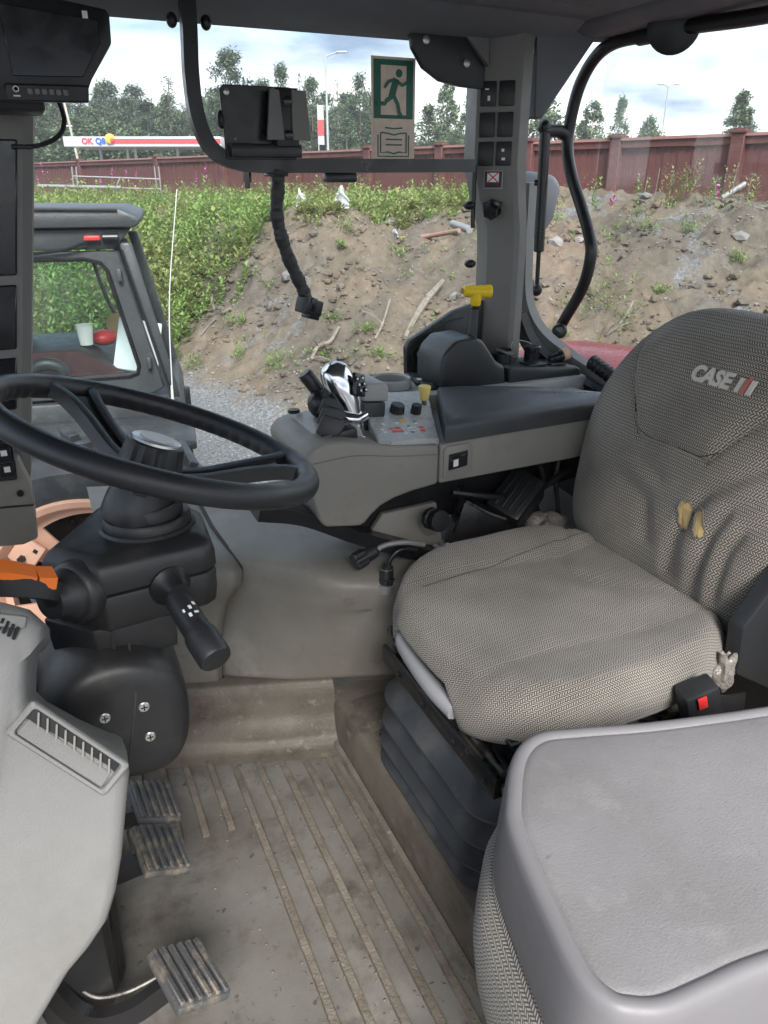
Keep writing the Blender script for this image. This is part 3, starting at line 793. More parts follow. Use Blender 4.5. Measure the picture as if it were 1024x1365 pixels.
b = B(); b.box(W(-4.32, 58, 4.9), (.42, .06, 2.4), rot=Matrix((RT, FH, UP)).transposed()); b.build('white_panel', 'fascia_grey', o)
b = B(); b.box(W(-4.32, 57.95, 4.75), (.43, .06, .95), rot=Matrix((RT, FH, UP)).transposed()); b.build('red_panel', 'sign_red', o)
b = B(); b.cyl(W(-4.5, 58, -.3), W(-4.5, 58, 6.2), .04, n=8); b.build('pole', 'pole_grey', o)
o = T('utility_pole', 'thin leaning wooden pole with a short crossarm above the canopy', 'pole', W(-27, 75, 0))
b = B(); b.cyl(W(-27.1, 75, -.5), W(-28.0, 75, 8.2), .13, .09, n=8); b.build('pole', 'bark_pale', o)
b = B(); b.box(W(-28.0, 75, 5.9), (.9, .1, .1), rot=Matrix((RT, FH, UP)).transposed()); b.build('crossarm', 'fascia_grey', o)

# ---- trees
def spruce(H, Rr, r, nb=34, nl=34):
    V, F = [], []
    for i in range(nb):
        t = i / nb; z = H * (.08 + .90 * t); L_ = Rr * (1 - t) ** .85 * r.uniform(.75, 1.15) + .12
        for k in range(7):
            an = r.uniform(0, 6.283); dr = Vector((math.cos(an), math.sin(an), -.25 + .5 * t))
            ll = L_ * r.uniform(.7, 1.1)
            for q in range(max(3, int(nl / 7 * 2 * (1.2 - t)))):
                s = r.random() ** .7; p = Vector((0, 0, z)) + dr * ll * s + Vector((r.gauss(0, .12), r.gauss(0, .12), r.gauss(0, .10)))
                a2 = an + r.uniform(-1, 1); leaf(V, F, p, Vector((math.cos(a2), math.sin(a2), r.uniform(-.6, .2))), UP, r.uniform(.25, .5) * H / 12, .18 * H / 12)
    return V, F
def blobby(H, Rr, r, base=.25, nc=34, nl=75, ls=.30, top=.55, lw=.6):
    V, F = [], []
    for i in range(nc):
        t = r.random(); z = H * (base + (1 - base) * t)
        rr = Rr * (math.sin(math.pi * min(1, (t * (1 - .12) + .12)) ** top) ** .8) * r.uniform(.25, 1.0)
        an = r.uniform(0, 6.283); c = Vector((math.cos(an) * rr, math.sin(an) * rr, z)); cr_ = Rr * r.uniform(.15, .28)
        for q in range(nl):
            v = Vector((r.gauss(0, 1), r.gauss(0, 1), r.gauss(0, .75))); v = v.normalized() * (r.random() ** .4) * cr_
            dr = Vector((r.gauss(0, 1), r.gauss(0, 1), r.gauss(-.2, .7))).normalized()
            leaf(V, F, c + v, dr, UP if abs(dr.z) < .9 else RT, ls * r.uniform(.6, 1.3), ls * lw)
    return V, F
def tree_proto(kind, seed):
    r = random.Random(seed)
    if kind == 'spruce': V, F = spruce(12, 2.6, r); m = 'spruce_green'; tk, th = 'bark', 11.5
    elif kind == 'pine': V, F = blobby(12, 3.0, r, .12, 110, 80, .38, .8, .42); m = 'pine_green'; tk, th = 'bark', 10.5
    elif kind == 'birch': V, F = blobby(10, 2.3, r, .08, 110, 80, .28, .62, .75); m = 'birch_green'; tk, th = 'bark_pale', 9
    else: V, F = blobby(6, 2.8, r, .02, 100, 75, .28, .7, .7); m = 'birch_green'; tk, th = 'bark', 4.5
    cm = bpy.data.meshes.new(kind + '_crown'); cm.from_pydata(V, [], F); cm.materials.append(MATS[m])
    b = B(); b.tube([(0, 0, -.6), (.1 * r.uniform(-1, 1), .05, th * .5), (.1, .1 * r.uniform(-1, 1), th)], [.17, .12, .03], 7)
    for q in range(9):
        z = th * r.uniform(.3, .9); an = r.uniform(0, 6.28); L_ = r.uniform(.6, 1.5)
        b.tube([(0, 0, z), (math.cos(an) * L_ * .5, math.sin(an) * L_ * .5, z + .25), (math.cos(an) * L_, math.sin(an) * L_, z + .6)], [.045, .012], 5, k=3)
    return cm, b.mesh('trunk', tk)
PROT = {k: [tree_proto(k, s + 5 * i) for i in range(n)] for k, n, s in (('spruce', 2, 1), ('pine', 3, 20), ('birch', 3, 50), ('bush', 2, 90))}
BASEH = {'spruce': 12, 'pine': 12, 'birch': 10, 'bush': 6}
def tree(kind, lb, px, ytop, d, r, group=None, wide=1., vi=None):
    a = (px - 512) / 1010.
    v = (FH * math.cos(PITCH) - UP * math.sin(PITCH)) * 1010 + RT * (px - 512) + (FH * math.sin(PITCH) + UP * math.cos(PITCH)) * (682.5 - ytop)
    q = d / v.dot(FH); a = v.dot(RT) * q; H = 1.3 + v.z * q + .3
    s = H / BASEH[kind]
    cm, tm = r.choice(PROT[kind]) if vi is None else PROT[kind][vi]
    o = T(kind + '_tree' if kind != 'bush' else 'bushy_tree', lb, 'tree', W(a, d, 0), group)
    o.rotation_euler = (0, 0, r.uniform(0, 6.28)); o.scale = (s * wide, s * wide, s)
    for nm, me in (('crown', cm), ('trunk', tm)):
        c = link(nm, me, o, local=True)
    return o
rt = random.Random(21)
tree('spruce', 'tall dark pointed spruce standing above the canopy', 222, 100, 85, rt, wide=1.15, vi=0)
tree('pine', 'tallest pine right of the upright black bar', 305, 76, 85, rt, wide=1.25, vi=0)
tree('pine', 'pine with a flat crown just behind the black bracket', 350, 112, 88, rt, wide=1.2, vi=1)
tree('pine', 'slim pine peeking over the black bracket', 375, 92, 84, rt, wide=.85, vi=2)
tree('spruce', 'narrow spruce over the right end of the black bracket', 398, 96, 86, rt, wide=.55, vi=1)
tree('pine', 'pine close to the left of the tall street lamp', 415, 112, 88, rt, wide=1.0, vi=0)
tree('spruce', 'narrow dark spruce just right of the tall street lamp', 450, 104, 84, rt, wide=.6, vi=0)
tree('pine', 'pine directly left of the exit sign', 480, 104, 86, rt, wide=1.0, vi=1)
tree('birch', 'low leafy tree under the exit sign side', 462, 160, 78, rt, wide=1.1, vi=0)
tree('birch', 'slender tall birch just right of the exit sign', 598, 104, 80, rt, wide=.75, vi=1)
tree('birch', 'shorter birch to the left of the slender tall one', 572, 146, 82, rt, wide=1.25, vi=2)
tree('birch', 'thin birch beside the pale post left of the pillar', 628, 122, 84, rt, wide=.7, vi=0)
tree('bush', 'rounded bush low beside the grey pillar', 605, 180, 76, rt, wide=.8, vi=0)
tree('bush', 'rounded leafy tree right behind the thin black rod', 728, 146, 80, rt, wide=1.2, vi=1)
tree('birch', 'leafy birch right of the black rail', 792, 138, 80, rt, wide=1.1, vi=1)
tree('birch', 'slim birch second to the right of the black rail', 830, 136, 84, rt, wide=.75, vi=2)
tree('bush', 'small low tree left of the double street lamp', 865, 164, 80, rt, wide=.8, vi=0)
tree('birch', 'lone birch near the right edge above the fence', 992, 130, 70, rt, wide=1.15, vi=0)
for i in range(74):                                    # the wood behind the filling station
    px = 20 + i * 6.6 + rt.uniform(-5, 5)
    yt = rt.uniform(112, 150) if px < 200 else rt.uniform(122, 160)
    kind = rt.choice(('pine', 'pine', 'pine', 'birch', 'spruce'))
    tree(kind, 'one of the many trees crowded in the wood behind the canopy and fence', px, yt, rt.uniform(92, 125), rt, 'trees of the far wood', wide=rt.uniform(1.1, 1.7))
for i in range(16):
    tree('bush', 'low bush in the undergrowth at the foot of the wood', 30 + i * 40 + rt.uniform(-12, 12), rt.uniform(165, 190), rt.uniform(86, 92), rt, 'undergrowth bushes of the far wood', wide=rt.uniform(1.2, 1.7))

# ---- the neighbouring machine (its windscreen end points straight away from the photographer)
NC = W(-1.06, 4.0, 0); NF = NC.normalized(); NR = Vector((NF.y, -NF.x, 0)); NM = Matrix((NR, NF, UP)).transposed()
def W2(a, d, z): return NC + NR * (a + 1.09) * 1.02 + NF * (d - 4.0) + UP * z
nm_ = T('parked_loader', 'dark grey cab machine parked next door with faded salmon wheel', 'loader', W2(-1.6, 4.4, LOT))
def np_(poly, d0, d1, name, m, bev=.01, parent=nm_):
    b = B(); b.frame_prism([(p[0] + 1.09, p[1]) for p in poly], NC, NR * 1.02, UP, NF, d0 - 4, d1 - 4, bev); return b.build(name, m, parent)
rf = np_([(-2.7, 1.20), (-1.31, 1.185), (-1.225, 1.15), (-1.225, 1.115), (-1.26, 1.10), (-2.7, 1.10)], 3.95, 5.1, 'roof', 'body_dark', .018)
np_([(-2.7, 1.095), (-1.27, 1.095), (-1.33, 1.03), (-1.36, 1.0), (-2.7, .995)], 4.0, 5.05, 'roof_gutter', 'body_dark', .012)
def frame_ring(d0, d1, name):
    # door frame: outer outline with a rounded window cut-out, built as a bridged ring
    outer = [(-2.75, .99), (-1.33, .99), (-1.15, .27), (-2.75, .25)]
    inner = [(-2.55, .955), (-1.50, .955), (-1.43, .935), (-1.405, .90), (-1.315, .42), (-1.325, .385), (-1.37, .372), (-2.55, .352)]
    def corner(o_, i_): return [(o_, i_)]
    oo = [(-2.75, .99), (-1.50, .99), (-1.40, .99), (-1.345, .99), (-1.215, .36), (-1.20, .30), (-1.26, .27), (-2.75, .25)]
    b = B(); V = []
    for dd_ in (d0, d1):
        for p in oo + inner: V.append(W2(p[0], dd_, p[1]))
    F = []
    for i in range(8):
        j = (i + 1) % 8
        F += [(i, j, 8 + j, 8 + i), (16 + i, 24 + i, 24 + j, 16 + j), (i, 16 + i, 16 + j, j), (8 + i, 8 + j, 24 + j, 24 + i)]
    b.poly(V, F, .006, 1); return b.build(name, 'body_dark', nm_)
fr1 = frame_ring(4.0, 4.07, 'door_frame'); frame_ring(4.95, 5.02, 'door_frame')
WS = [(-2.55, .955), (-1.50, .955), (-1.43, .935), (-1.405, .90), (-1.315, .42), (-1.325, .385), (-1.37, .372), (-2.55, .352)]
b = B(); b.tube([W2(p[0], 3.996, p[1]) for p in WS], .011, 6, smooth=False, closed=True); b.build('window_seal', 'black_paint', fr1)
b = B(); b.tube([W2(-1.325, 3.972, 1.0), W2(-1.165, 3.972, .26)], .006, 6, smooth=False); b.build('door_gap', 'black_paint', fr1)
for zz in (.88, .44):
    b = B(); b.box(W2(-1.350 + (.88 - zz) * .20, 3.975, zz), (.022, .03, .06), rot=NM, bev=.006); b.build('door_hinge', 'body_dark', fr1)
b = B(); b.tube([W2(-2.7, 3.938, 1.196), W2(-1.9, 3.938, 1.191), W2(-1.32, 3.938, 1.184)], .008, 6); b.build('roof_bead', 'body_dark', rf)
np_([(-1.335, 1.03), (-1.28, 1.03), (-1.125, .24), (-1.18, .24)], 3.98, 4.06, 'front_post', 'body_dark', .012)
np_([(-1.335, 1.03), (-1.28, 1.03), (-1.125, .24), (-1.18, .24)], 4.96, 5.04, 'front_post', 'body_dark', .012)
np_([(-2.56, .96), (-1.49, .96), (-1.40, .90), (-1.31, .40), (-1.37, .365), (-2.56, .345)], 4.03, 4.036, 'window_pane', 'tinted_glass', 0)
np_([(-2.56, .96), (-1.49, .96), (-1.40, .90), (-1.31, .40), (-1.37, .365), (-2.56, .345)], 4.98, 4.986, 'window_pane', 'tinted_glass', 0)
b = B(); b.poly([W2(-1.28, 4.08, 1.0), W2(-1.10, 4.08, .26), W2(-1.10, 4.94, .26), W2(-1.28, 4.94, 1.0)], [(0, 1, 2, 3)]); b.build('windscreen', 'window_glass', nm_)
np_([(-2.75, .248), (-1.13, .248), (-1.10, .14), (-2.75, .10)], 3.98, 5.0, 'sill', 'body_dark', .012)
np_([(-2.75, .165), (-1.17, .15), (-1.07, .13), (-1.07, .085), (-1.30, .095), (-2.75, .105)], 3.55, 3.975, 'fender', 'body_dark', .012)
np_([(-2.75, .10), (-1.30, .09), (-1.09, .08), (-1.09, -.05), (-1.35, -.30), (-2.75, -.30)], 3.62, 3.74, 'hollow_shade_panel', 'black_paint', .012)  # black sheet put in for the shade of the hollow under the fender
np_([(-2.6, .10), (-1.25, .10), (-1.45, -.55), (-2.6, -.7)], 3.75, 5.1, 'chassis', 'black_paint', .03)
# inside the neighbouring cab
np_([(-2.6, .46), (-1.62, .46), (-1.36, .30), (-1.36, .10), (-2.6, .10)], 4.30, 4.9, 'console', 'black_dusty', .02)
np_([(-1.86, .462), (-1.62, .462), (-1.36, .30), (-1.36, .28), (-1.86, .28)], 4.26, 4.295, 'maroon_reflection', 'reflection_maroon', .01)  # maroon panel added to paint the reflection low in the window
b = B(); b.tube([W2(-1.50, 4.9, .93), W2(-1.54, 4.9, .86), W2(-1.48, 4.9, .60), W2(-1.40, 4.9, .50)], .012, 8); b.build('mirror_arm', 'black_paint', nm_)
b = B(); b.tube([W2(-1.86, 4.12, .30), W2(-1.84, 4.12, .40), W2(-1.77, 4.12, .43), W2(-1.70, 4.12, .40), W2(-1.70, 4.12, .34)], [.03, .035, .03], 10); b.build('grab_handle', 'black_dusty', nm_)
b = B(); b.tube([W2(-2.3, 3.98, 1.02), W2(-1.9, 3.97, .985), W2(-1.6, 3.97, 1.0), W2(-1.48, 3.97, 1.035)], .008, 6); b.build('cable', 'black_paint', nm_)
b = B(); b.box(W2(-1.45, 3.965, 1.055), (.075, .025, .022), rot=NM, bev=.006); b.build('marker_lamp', 'red_plastic', nm_)
b = B(); b.cyl(W2(-1.405, 3.97, 1.055), W2(-1.33, 3.97, 1.055), .022, n=12, ch=.004); b.build('lamp_socket', 'black_paint', nm_)
b = B(); b.tube([W2(-1.165, 3.9, .27), W2(-1.13, 3.9, .75), W2(-1.04, 3.9, 1.27)], [.0035, .0022], 6); an_ = b.build('antenna', 'antenna_white', nm_)
b = B(); b.cyl(W2(-1.17, 3.9, .17), W2(-1.163, 3.9, .33), .010, .006, n=10); b.build('antenna_base', 'antenna_white', an_)
b = B(); b.box(W2(-1.09, 3.95, .22), (.03, .05, .17), rot=NM, bev=.004); b.build('lamp_bracket', 'black_paint', nm_)
b = B(); b.ell(W2(-2.08, 4.75, .64), .19, .16, .30); b.build('seat_back', 'rubber', nm_)
def in_cab(name, lb, cat, b, m):
    o = b.build(name, m); tag(o, lb, cat); return o
b = B(); b.lathe([(.033, 0), (.035, .002), (.046, .11), (.049, .112), (.045, .11), (.031, .01)], W2(-1.60, 4.45, .46), n=18); in_cab('paper_cup', 'white paper cup on the console of the parked machine', 'cup', b, 'cup_white')
b = B(); b.box(W2(-1.33, 4.45, .44), (.24, .02, .36), rot=NM @ Euler((R(-48), R(12), 0)).to_matrix(), bev=.006); in_cab('document_folder', 'white document folder leaning inside the parked machine windscreen', 'folder', b, 'paper')
b = B(); b.lathe([(.03, 0), (.075, .015), (.08, .03), (.03, .04)], W2(-1.44, 4.75, .50), (.2, -1, .6), n=18); in_cab('straw_hat', 'tan round cap lying by the parked machine windscreen', 'cap', b, 'cork')
b = B(); b.ell(W2(-1.52, 4.6, .47), .08, .07, .045); in_cab('red_cloth', 'small dark red cloth beside the paper cup', 'cloth', b, 'red_plastic')
# its wheel
wc = W(-1.33, 3.3, -.565)
b = B(); b.lathe([(.55, .17), (.60, .20), (.70, .20), (.76, .15), (.785, .06), (.785, -.06), (.76, -.15), (.70, -.2), (.60, -.2), (.55, -.17)], wc, FH, n=56, cap=False)
ty = b.build('tyre', 'rubber', nm_)
for q in range(36):
    an = q / 36 * 6.283; c = wc + (RT * math.cos(an) + UP * math.sin(an)) * .79
    M_ = Matrix((RT * -math.sin(an) + UP * math.cos(an), FH, RT * math.cos(an) + UP * math.sin(an))).transposed()
    b = B(); b.box(c - FH * .09 * (1 if q % 2 else -1), (.05, .2, .05), rot=M_ @ Euler((0, 0, R(35 if q % 2 else -35))).to_matrix(), bev=.006, seg=1); b.build('lug', 'rubber', ty)
b = B(); b.lathe([(.52, -.10), (.55, -.17), (.575, -.185), (.565, -.20), (.535, -.19), (.505, -.14), (.50, 0)], wc, FH, n=64, cap=False); rm = b.build('rim', 'salmon', nm_)
b = B(); V, F = [], []; NT = 96
RR = [.06, .16, .26, .34, .40, .47, .512]
DZ = [.02, .02, -.02, -.06, -.075, -.085, -.09]
def slot(i, j):
    an = (j + .5) / NT * 360; q = (an - 77) % 60
    return 3 <= i <= 4 and 8 < q < 46
for i in range(7):
    for j in range(NT):
        an = j / NT * 6.2832; V.append(wc + (RT * math.cos(an) + UP * math.sin(an)) * RR[i] + FH * DZ[i])
for i in range(6):
    for j in range(NT):
        if not slot(i, j): F.append((i * NT + j, i * NT + (j + 1) % NT, (i + 1) * NT + (j + 1) % NT, (i + 1) * NT + j))
b.poly(V, F); bmesh.ops.recalc_face_normals(b.bm, faces=b.bm.faces); bmesh.ops.solidify(b.bm, geom=b.bm.faces[:], thickness=.012); b.build('wheel_dish', 'salmon', nm_)
for q in range(6):
    an = R(141 + 60 * q); e1 = RT * math.cos(an) + UP * math.sin(an); e2 = -RT * math.sin(an) + UP * math.cos(an)
    M_ = Matrix((e2, FH, e1)).transposed(); c = wc + e1 * .44 - FH * .125
    b = B(); b.box(c, (.15, .025, .13), rot=M_, bev=.012); lg = b.build('rim_clamp', 'salmon', rm)
    b = B(); b.cyl(c - FH * .012 + e2 * .03, c - FH * .035 + e2 * .03, .018, n=6); b.build('bolt', 'steel_dark', nm_)
    b = B(); b.box(c - FH * .013 - e2 * .04 - e1 * .03, (.02, .004, .02), rot=M_); b.build('square_hole', 'black_paint', nm_)

# ---- thin summer haze over the whole place
hz_ = B(); hz_.box((58, 127, 6.55), (900, 900, 17.9)); hm = bpy.data.materials.new('haze_air'); hm.use_nodes = True
ht = hm.node_tree; ht.nodes.remove(ht.nodes['Principled BSDF']); hv = ht.nodes.new('ShaderNodeVolumePrincipled')
hv.inputs['Color'].default_value = (.90, .94, 1.0, 1); hv.inputs['Density'].default_value = .0010; hv.inputs['Anisotropy'].default_value = .2
ht.links.new(hv.outputs[0], ht.nodes['Material Output'].inputs['Volume'])
haze = hz_.build('haze', hm); tag(haze, 'thin pale air haze over the yard and wood', 'haze', kind='stuff')

# ================================================================== TRACTOR CAB
cab = T('tractor_cab', 'grey tractor cab shell with roof lining, pillars, ribbed floor and wide windows', 'tractor cab', (.6, .9, 0))
# ---- roof lining (edge rolls down at the right window and the rear window)
b = B()
b.prism([(-.8, 1.66), (-.8, 1.80), (1.50, 1.80), (1.53, 1.74), (1.50, 1.675), (1.44, 1.65), (1.30, 1.655), (1.0, 1.66)], 'y', -.30, 1.93, .012)
b.build('roof_lining', 'headliner', cab)
b = B(); b.prism([(1.72, 1.659), (1.80, 1.625), (1.90, 1.612), (1.95, 1.62), (1.95, 1.80), (1.72, 1.80)], 'x', -.8, 1.33, .012); b.build('roof_edge', 'headliner', cab)
b = B(); b.prism([(1.60, 1.659), (1.66, 1.650), (1.70, 1.659)], 'x', -.8, 1.3, .003); b.build('roof_bead', 'headliner', cab)
b = B(); b.prism([(1.32, 1.648), (1.36, 1.63), (1.50, 1.635), (1.52, 1.66), (1.5, 1.68), (1.32, 1.68)], 'y', -.25, 1.86, .008); b.build('rear_roof_edge', 'headliner', cab)

# ---- floor mat with ribs
b = B(); b.box((-.12, .70, -.03), (1.285, 1.9, .06)); fl = b.build('floor_mat', 'floor_rubber', cab)
def rib(x0, y0, y1):
    b = B()
    ys = [y0 + (y1 - y0) * i / 14 for i in range(15)]
    rings = []
    for i, y in enumerate(ys):
        h = .0085 if 0 < i < 14 else .001
        w = .0085 + .0012 * noise.noise((x0 * 40, y * 12, 0)); dx = .0012 * noise.noise((x0 * 30, y * 5, 4))
        rings.append([(x0 - w + dx, y, -.002), (x0 - w * .8 + dx, y, h), (x0 + w * .8 + dx, y, h), (x0 + w + dx, y, -.002)])
    b.loft(rings); return b.build('rib', 'rib_dirt', fl, ang=30)
for k in range(5): rib(.267 + .0543 * k, .25, 1.475 - .018 * k)
for k in range(1, 6): rib(.267 - .0543 * k, 1.265 + .004 * k, 1.50 + .012 * k)
b = B(); b.prism([(.509, .0), (.513, .012), (.523, .016), (.523, .0)], 'y', .2, 1.46, 0); b.build('edge_lip', 'rib_dirt', fl)
# loose grit on the mat
gv2, gf2 = [], []; rg_ = random.Random(77)
for i in range(420):
    x, y = rg_.uniform(-.05, .51), rg_.uniform(.35, 1.46); s = rg_.choice((.0012, .0016, .002, .003))
    if rg_.random() < .5: x = .267 + .0543 * rg_.randint(-2, 4) - .0125 + rg_.uniform(-.004, .004)
    k = len(gv2)
    for p in ico_v: gv2.append((x + p[0] * s * rg_.uniform(.7, 1.3), y + p[1] * s * rg_.uniform(.7, 1.3), s * .4 + p[2] * s * .7))
    gf2.extend([tuple(q + k for q in f) for f in ico_f])
tag(pymesh('floor_grit', gv2, gf2, 'rib_dirt', smooth=False), 'loose grit and crumbs of dried mud on the floor mat', 'grit', kind='stuff')
# ---- seat platform
b = B(); b.prism([(.524, -.05), (.527, .105), (.535, .118), (.548, .122), (1.45, .122), (1.45, -.05)], 'y', -.1, 1.50, .0)
b.build('seat_platform', 'curb_rubber', cab)
b = B(); b.prism([(.56, .123), (.585, .128), (1.3, .128), (1.3, .123)], 'y', 1.30, 1.43, .003); b.build('platform_lip', 'curb_rubber', cab)
b = B(); b.box((.60, 1.275, .125), (.045, .03, .006), rot=(0, 0, .3)); b.box((.555, .745, .125), (.03, .10, .008)); b.build('floor_slot', 'black_paint', cab)
# ---- curb at the far side of the floor
def yb(x): return 1.575 - .33 * (min(x, .70) - .158)
CS = [(-.07, .002), (-.035, .006), (-.012, .022), (.0, .05), (.006, .075), (.004, .10), (.010, .15), (.018, .168), (.05, .172)]
def curb(u, v):
    x = -.10 + u * .63; i = min(int(v * 8), 7); t = v * 8 - i
    p = [CS[i][k] + (CS[i + 1][k] - CS[i][k]) * t for k in (0, 1)]
    bul = .018 * math.exp(-((x - .37) / .13) ** 2 - ((p[1] - .05) / .03) ** 2)
    return (x, yb(x) + p[0] - bul, p[1])
b = B(); b.grid(curb, 40, 24); b.build('floor_curb', 'curb_rubber', cab, ang=60)
# ---- moulded wheel-arch cover
SC = [(.010, .163), (.002, .22), (-.010, .30), (-.028, .38), (-.042, .43), (-.038, .468), (-.002, .494), (.09, .505), (.26, .516), (.44, .53)]
def sect(v):
    q = v * (len(SC) - 1); i = min(int(q), len(SC) - 2); t = q - i
    t2 = t
    return [SC[i][k] + (SC[i + 1][k] - SC[i][k]) * t2 for k in (0, 1)]
X0 = [(0, .285), (.2, .298), (.34, .325), (.45, .352), (.55, .358), (.66, .345), (.8, .33), (1, .33)]
def smooth_sect(v):
    a = [sect(max(0, min(1, v + e))) for e in (-.036, -.018, 0, .018, .036)]
    return [sum(p[k] for p in a) / 5 for k in (0, 1)]
def cover(u, v):
    dy, z = smooth_sect(v); xa = lerp_tab(v, X0)
    if u < .04: x, ins = xa, .018 * (1 - u / .04)
    else: x, ins = xa + (1.30 - xa) * ((u - .04) / .96) ** 1.3, 0
    k = sstep((x - .45) / .3); tuck = .028 * max(0, 1 - v / .03)
    bul = .03 * math.exp(-((z - .30) / .09) ** 2) * sstep((x - .40) / .35)
    rl = .014 * math.exp(-((x - xa) / .018) ** 2)
    shd = .095 * (1 - sstep((x - xa) / .20)) ** 1.3 * (.35 + .65 * sstep(v * 3))
    return (x, yb(x) + dy + ins + rl + shd + tuck - bul, z - k * .02 * (z > .4) - rl * .4 - (.02 * sstep((x - .5) / .1) if v < .02 else 0))
b = B(); b.grid(cover, 60, 50); b.build('wheel_arch_cover', 'cover_grey', cab, ang=60)
def strip(u, v):
    dy, z = smooth_sect(v); xe = lerp_tab(v, X0) - .003; x = .06 + u * (xe - .06)
    return (x, yb(x) + dy + .092 * (.35 + .65 * sstep(v * 3)) + .022 * sstep((u - .90) / .10) ** 2, z - .003 - .006 * sstep((u - .90) / .10))
b = B(); b.tube([(lerp_tab(v, X0) - .0015, yb(lerp_tab(v, X0)) + smooth_sect(v)[0] + .094 * (.35 + .65 * sstep(v * 3)) + .033, smooth_sect(v)[1] - .010) for v in [i / 40 for i in range(41)]], .0075, 6, smooth=False); b.build('cover_seam', 'seam_crease', cab)
b = B(); b.grid(strip, 30, 40); b.build('front_quarter_panel', 'cover_grey', cab, ang=60)
b = B(); b.prism([(1.90, .50), (1.94, .53), (1.96, .50), (1.96, -.3), (1.90, -.3)], 'x', .12, 1.4, .004); b.build('outer_wall', 'pillar_grey', cab)
# ---- rear right pillar with switch pads
P1t, P2t, P3t = (1.104, 1.862), (1.182, 1.79), (1.222, 1.80)
P1b, P2b, P3b = (1.158, 1.862), (1.205, 1.79), (1.240, 1.80)
rings = []
for i in range(12):
    t = i / 11; z = .80 + t * .85
    k = sstep((z - 1.15) / .2); mix = lambda p, q: (p[0] + (q[0] - p[0]) * k, p[1] + (q[1] - p[1]) * k)
    p1, p2, p3 = mix(P1b, P1t), mix(P2b, P2t), mix(P3b, P3t)
    rings.append([(p1[0], p1[1], z), (p1[0] + .008, p1[1] - .012, z), (p2[0] - .008, p2[1] + .004, z), (p2[0] + .006, p2[1] - .001, z), (p3[0], p3[1], z), (p3[0] + .01, p3[1] + .1, z), (p1[0] + .01, p1[1] + .07, z)])
b = B(); b.loft(rings); pil = b.build('rear_pillar', 'pillar_grey', cab, ang=30)
fu = Vector((P2t[0] - P1t[0], P2t[1] - P1t[1], 0)); fl_ = fu.length; fu.normalize(); fnm = Vector((fu.y, -fu.x, 0))   # outward face normal
if fnm.y > 0: fnm = -fnm
def on_pil(s, z): return Vector((P1t[0], P1t[1], z)) + fu * fl_ * s + fnm * .004
MP = Matrix((fu, fnm, UP)).transposed()
for zz in (1.502, 1.433, 1.367):
    for s in (.28, .715):
        b = B(); b.box(on_pil(s, zz), (.040, .006, .056), rot=MP, bev=.004); sw = b.build('switch_pad', 'black_plastic', pil)
b = B(); b.box(on_pil(.50, 1.307), (.050, .004, .044), rot=MP, bev=.003); b.build('warning_plate', 'light_grey', pil)
b = B(); b.box(on_pil(.50, 1.307) + fnm * .003, (.044, .003, .038), rot=MP, bev=.001); b.build('warning_plate', 'black_plastic', pil)
b = B(); b.box(on_pil(.50, 1.312) + fnm * .005, (.030, .002, .022), rot=MP); b.build('warning_print', 'white_print', pil)
for an in (40, -40):
    b = B(); b.box(on_pil(.50, 1.312) + fnm * .0065, (.038, .001, .003), rot=MP @ Euler((0, R(an), 0)).to_matrix()); b.build('warning_cross', 'red_plastic', pil)
b = B(); b.lathe([(.026, 0), (.026, .006), (.019, .010), (.021, .028), (.017, .032)], on_pil(.52, 1.238), fnm + Vector((0, 0, -.35)), n=6); b.build('knob', 'black_gloss', pil)
b = B(); b.box(on_pil(.52, 1.250), (.05, .01, .008), rot=MP, bev=.002); b.build('knob_bracket', 'black_plastic', pil)
for (s, z0, m_, w, h) in [(.70, 1.375, 'white_print', .007, .007), (.72, 1.355, 'white_print', .009, .006), (.30, 1.492, 'white_print', .006, .011), (.25, 1.512, 'white_print', .009, .003)]:
    b = B(); b.box(on_pil(s, z0) + fnm * .0036, (w, .001, h), rot=MP); b.build('switch_icon', m_, pil)
b = B(); b.cyl((1.248, 1.795, 1.30), (1.256, 1.79, 1.30), .008, n=10); b.build('plug', 'black_paint', pil)
# gusset to the roof at the rear side, dark cover at the front side
b = B(); b.poly([(1.225, 1.80, 1.655), (1.245, 1.81, 1.45), (1.262, 1.80, 1.45), (1.40, 1.78, 1.64), (1.40, 1.86, 1.64), (1.26, 1.88, 1.45)], [(0, 1, 2, 3), (3, 2, 5, 4), (0, 3, 4), (1, 5, 2), (0, 4, 5, 1)], .003, 1); b.build('roof_gusset', 'headliner', cab)
b = B(); b.frame_prism([(.905, 1.645), (.915, 1.59), (.945, 1.55), (.99, 1.525), (1.05, 1.515), (1.115, 1.513), (1.115, 1.645)], (0, 1.845, 0), (1, 0, 0), (0, 0, 1), (0, 1, 0), 0, .02, .004)
vs2 = b.build('corner_cover', 'black_plastic', cab)
for x, z in ((.948, 1.607), (1.06, 1.565)):
    b = B(); b.lathe([(.009, 0), (.009, .004), (.005, .006)], (x, 1.845, z), (0, -1, 0), n=12); b.build('screw', 'screw', vs2)
b = B(); b.poly([(1.03, 1.84, 1.645), (1.115, 1.83, 1.56), (1.115, 1.84, 1.645), (1.03, 1.87, 1.645), (1.115, 1.86, 1.56), (1.115, 1.87, 1.645)], [(0, 1, 2), (3, 5, 4), (0, 3, 4, 1), (1, 4, 5, 2), (2, 5, 3, 0)]); b.build('corner_trim', 'pillar_grey', cab)
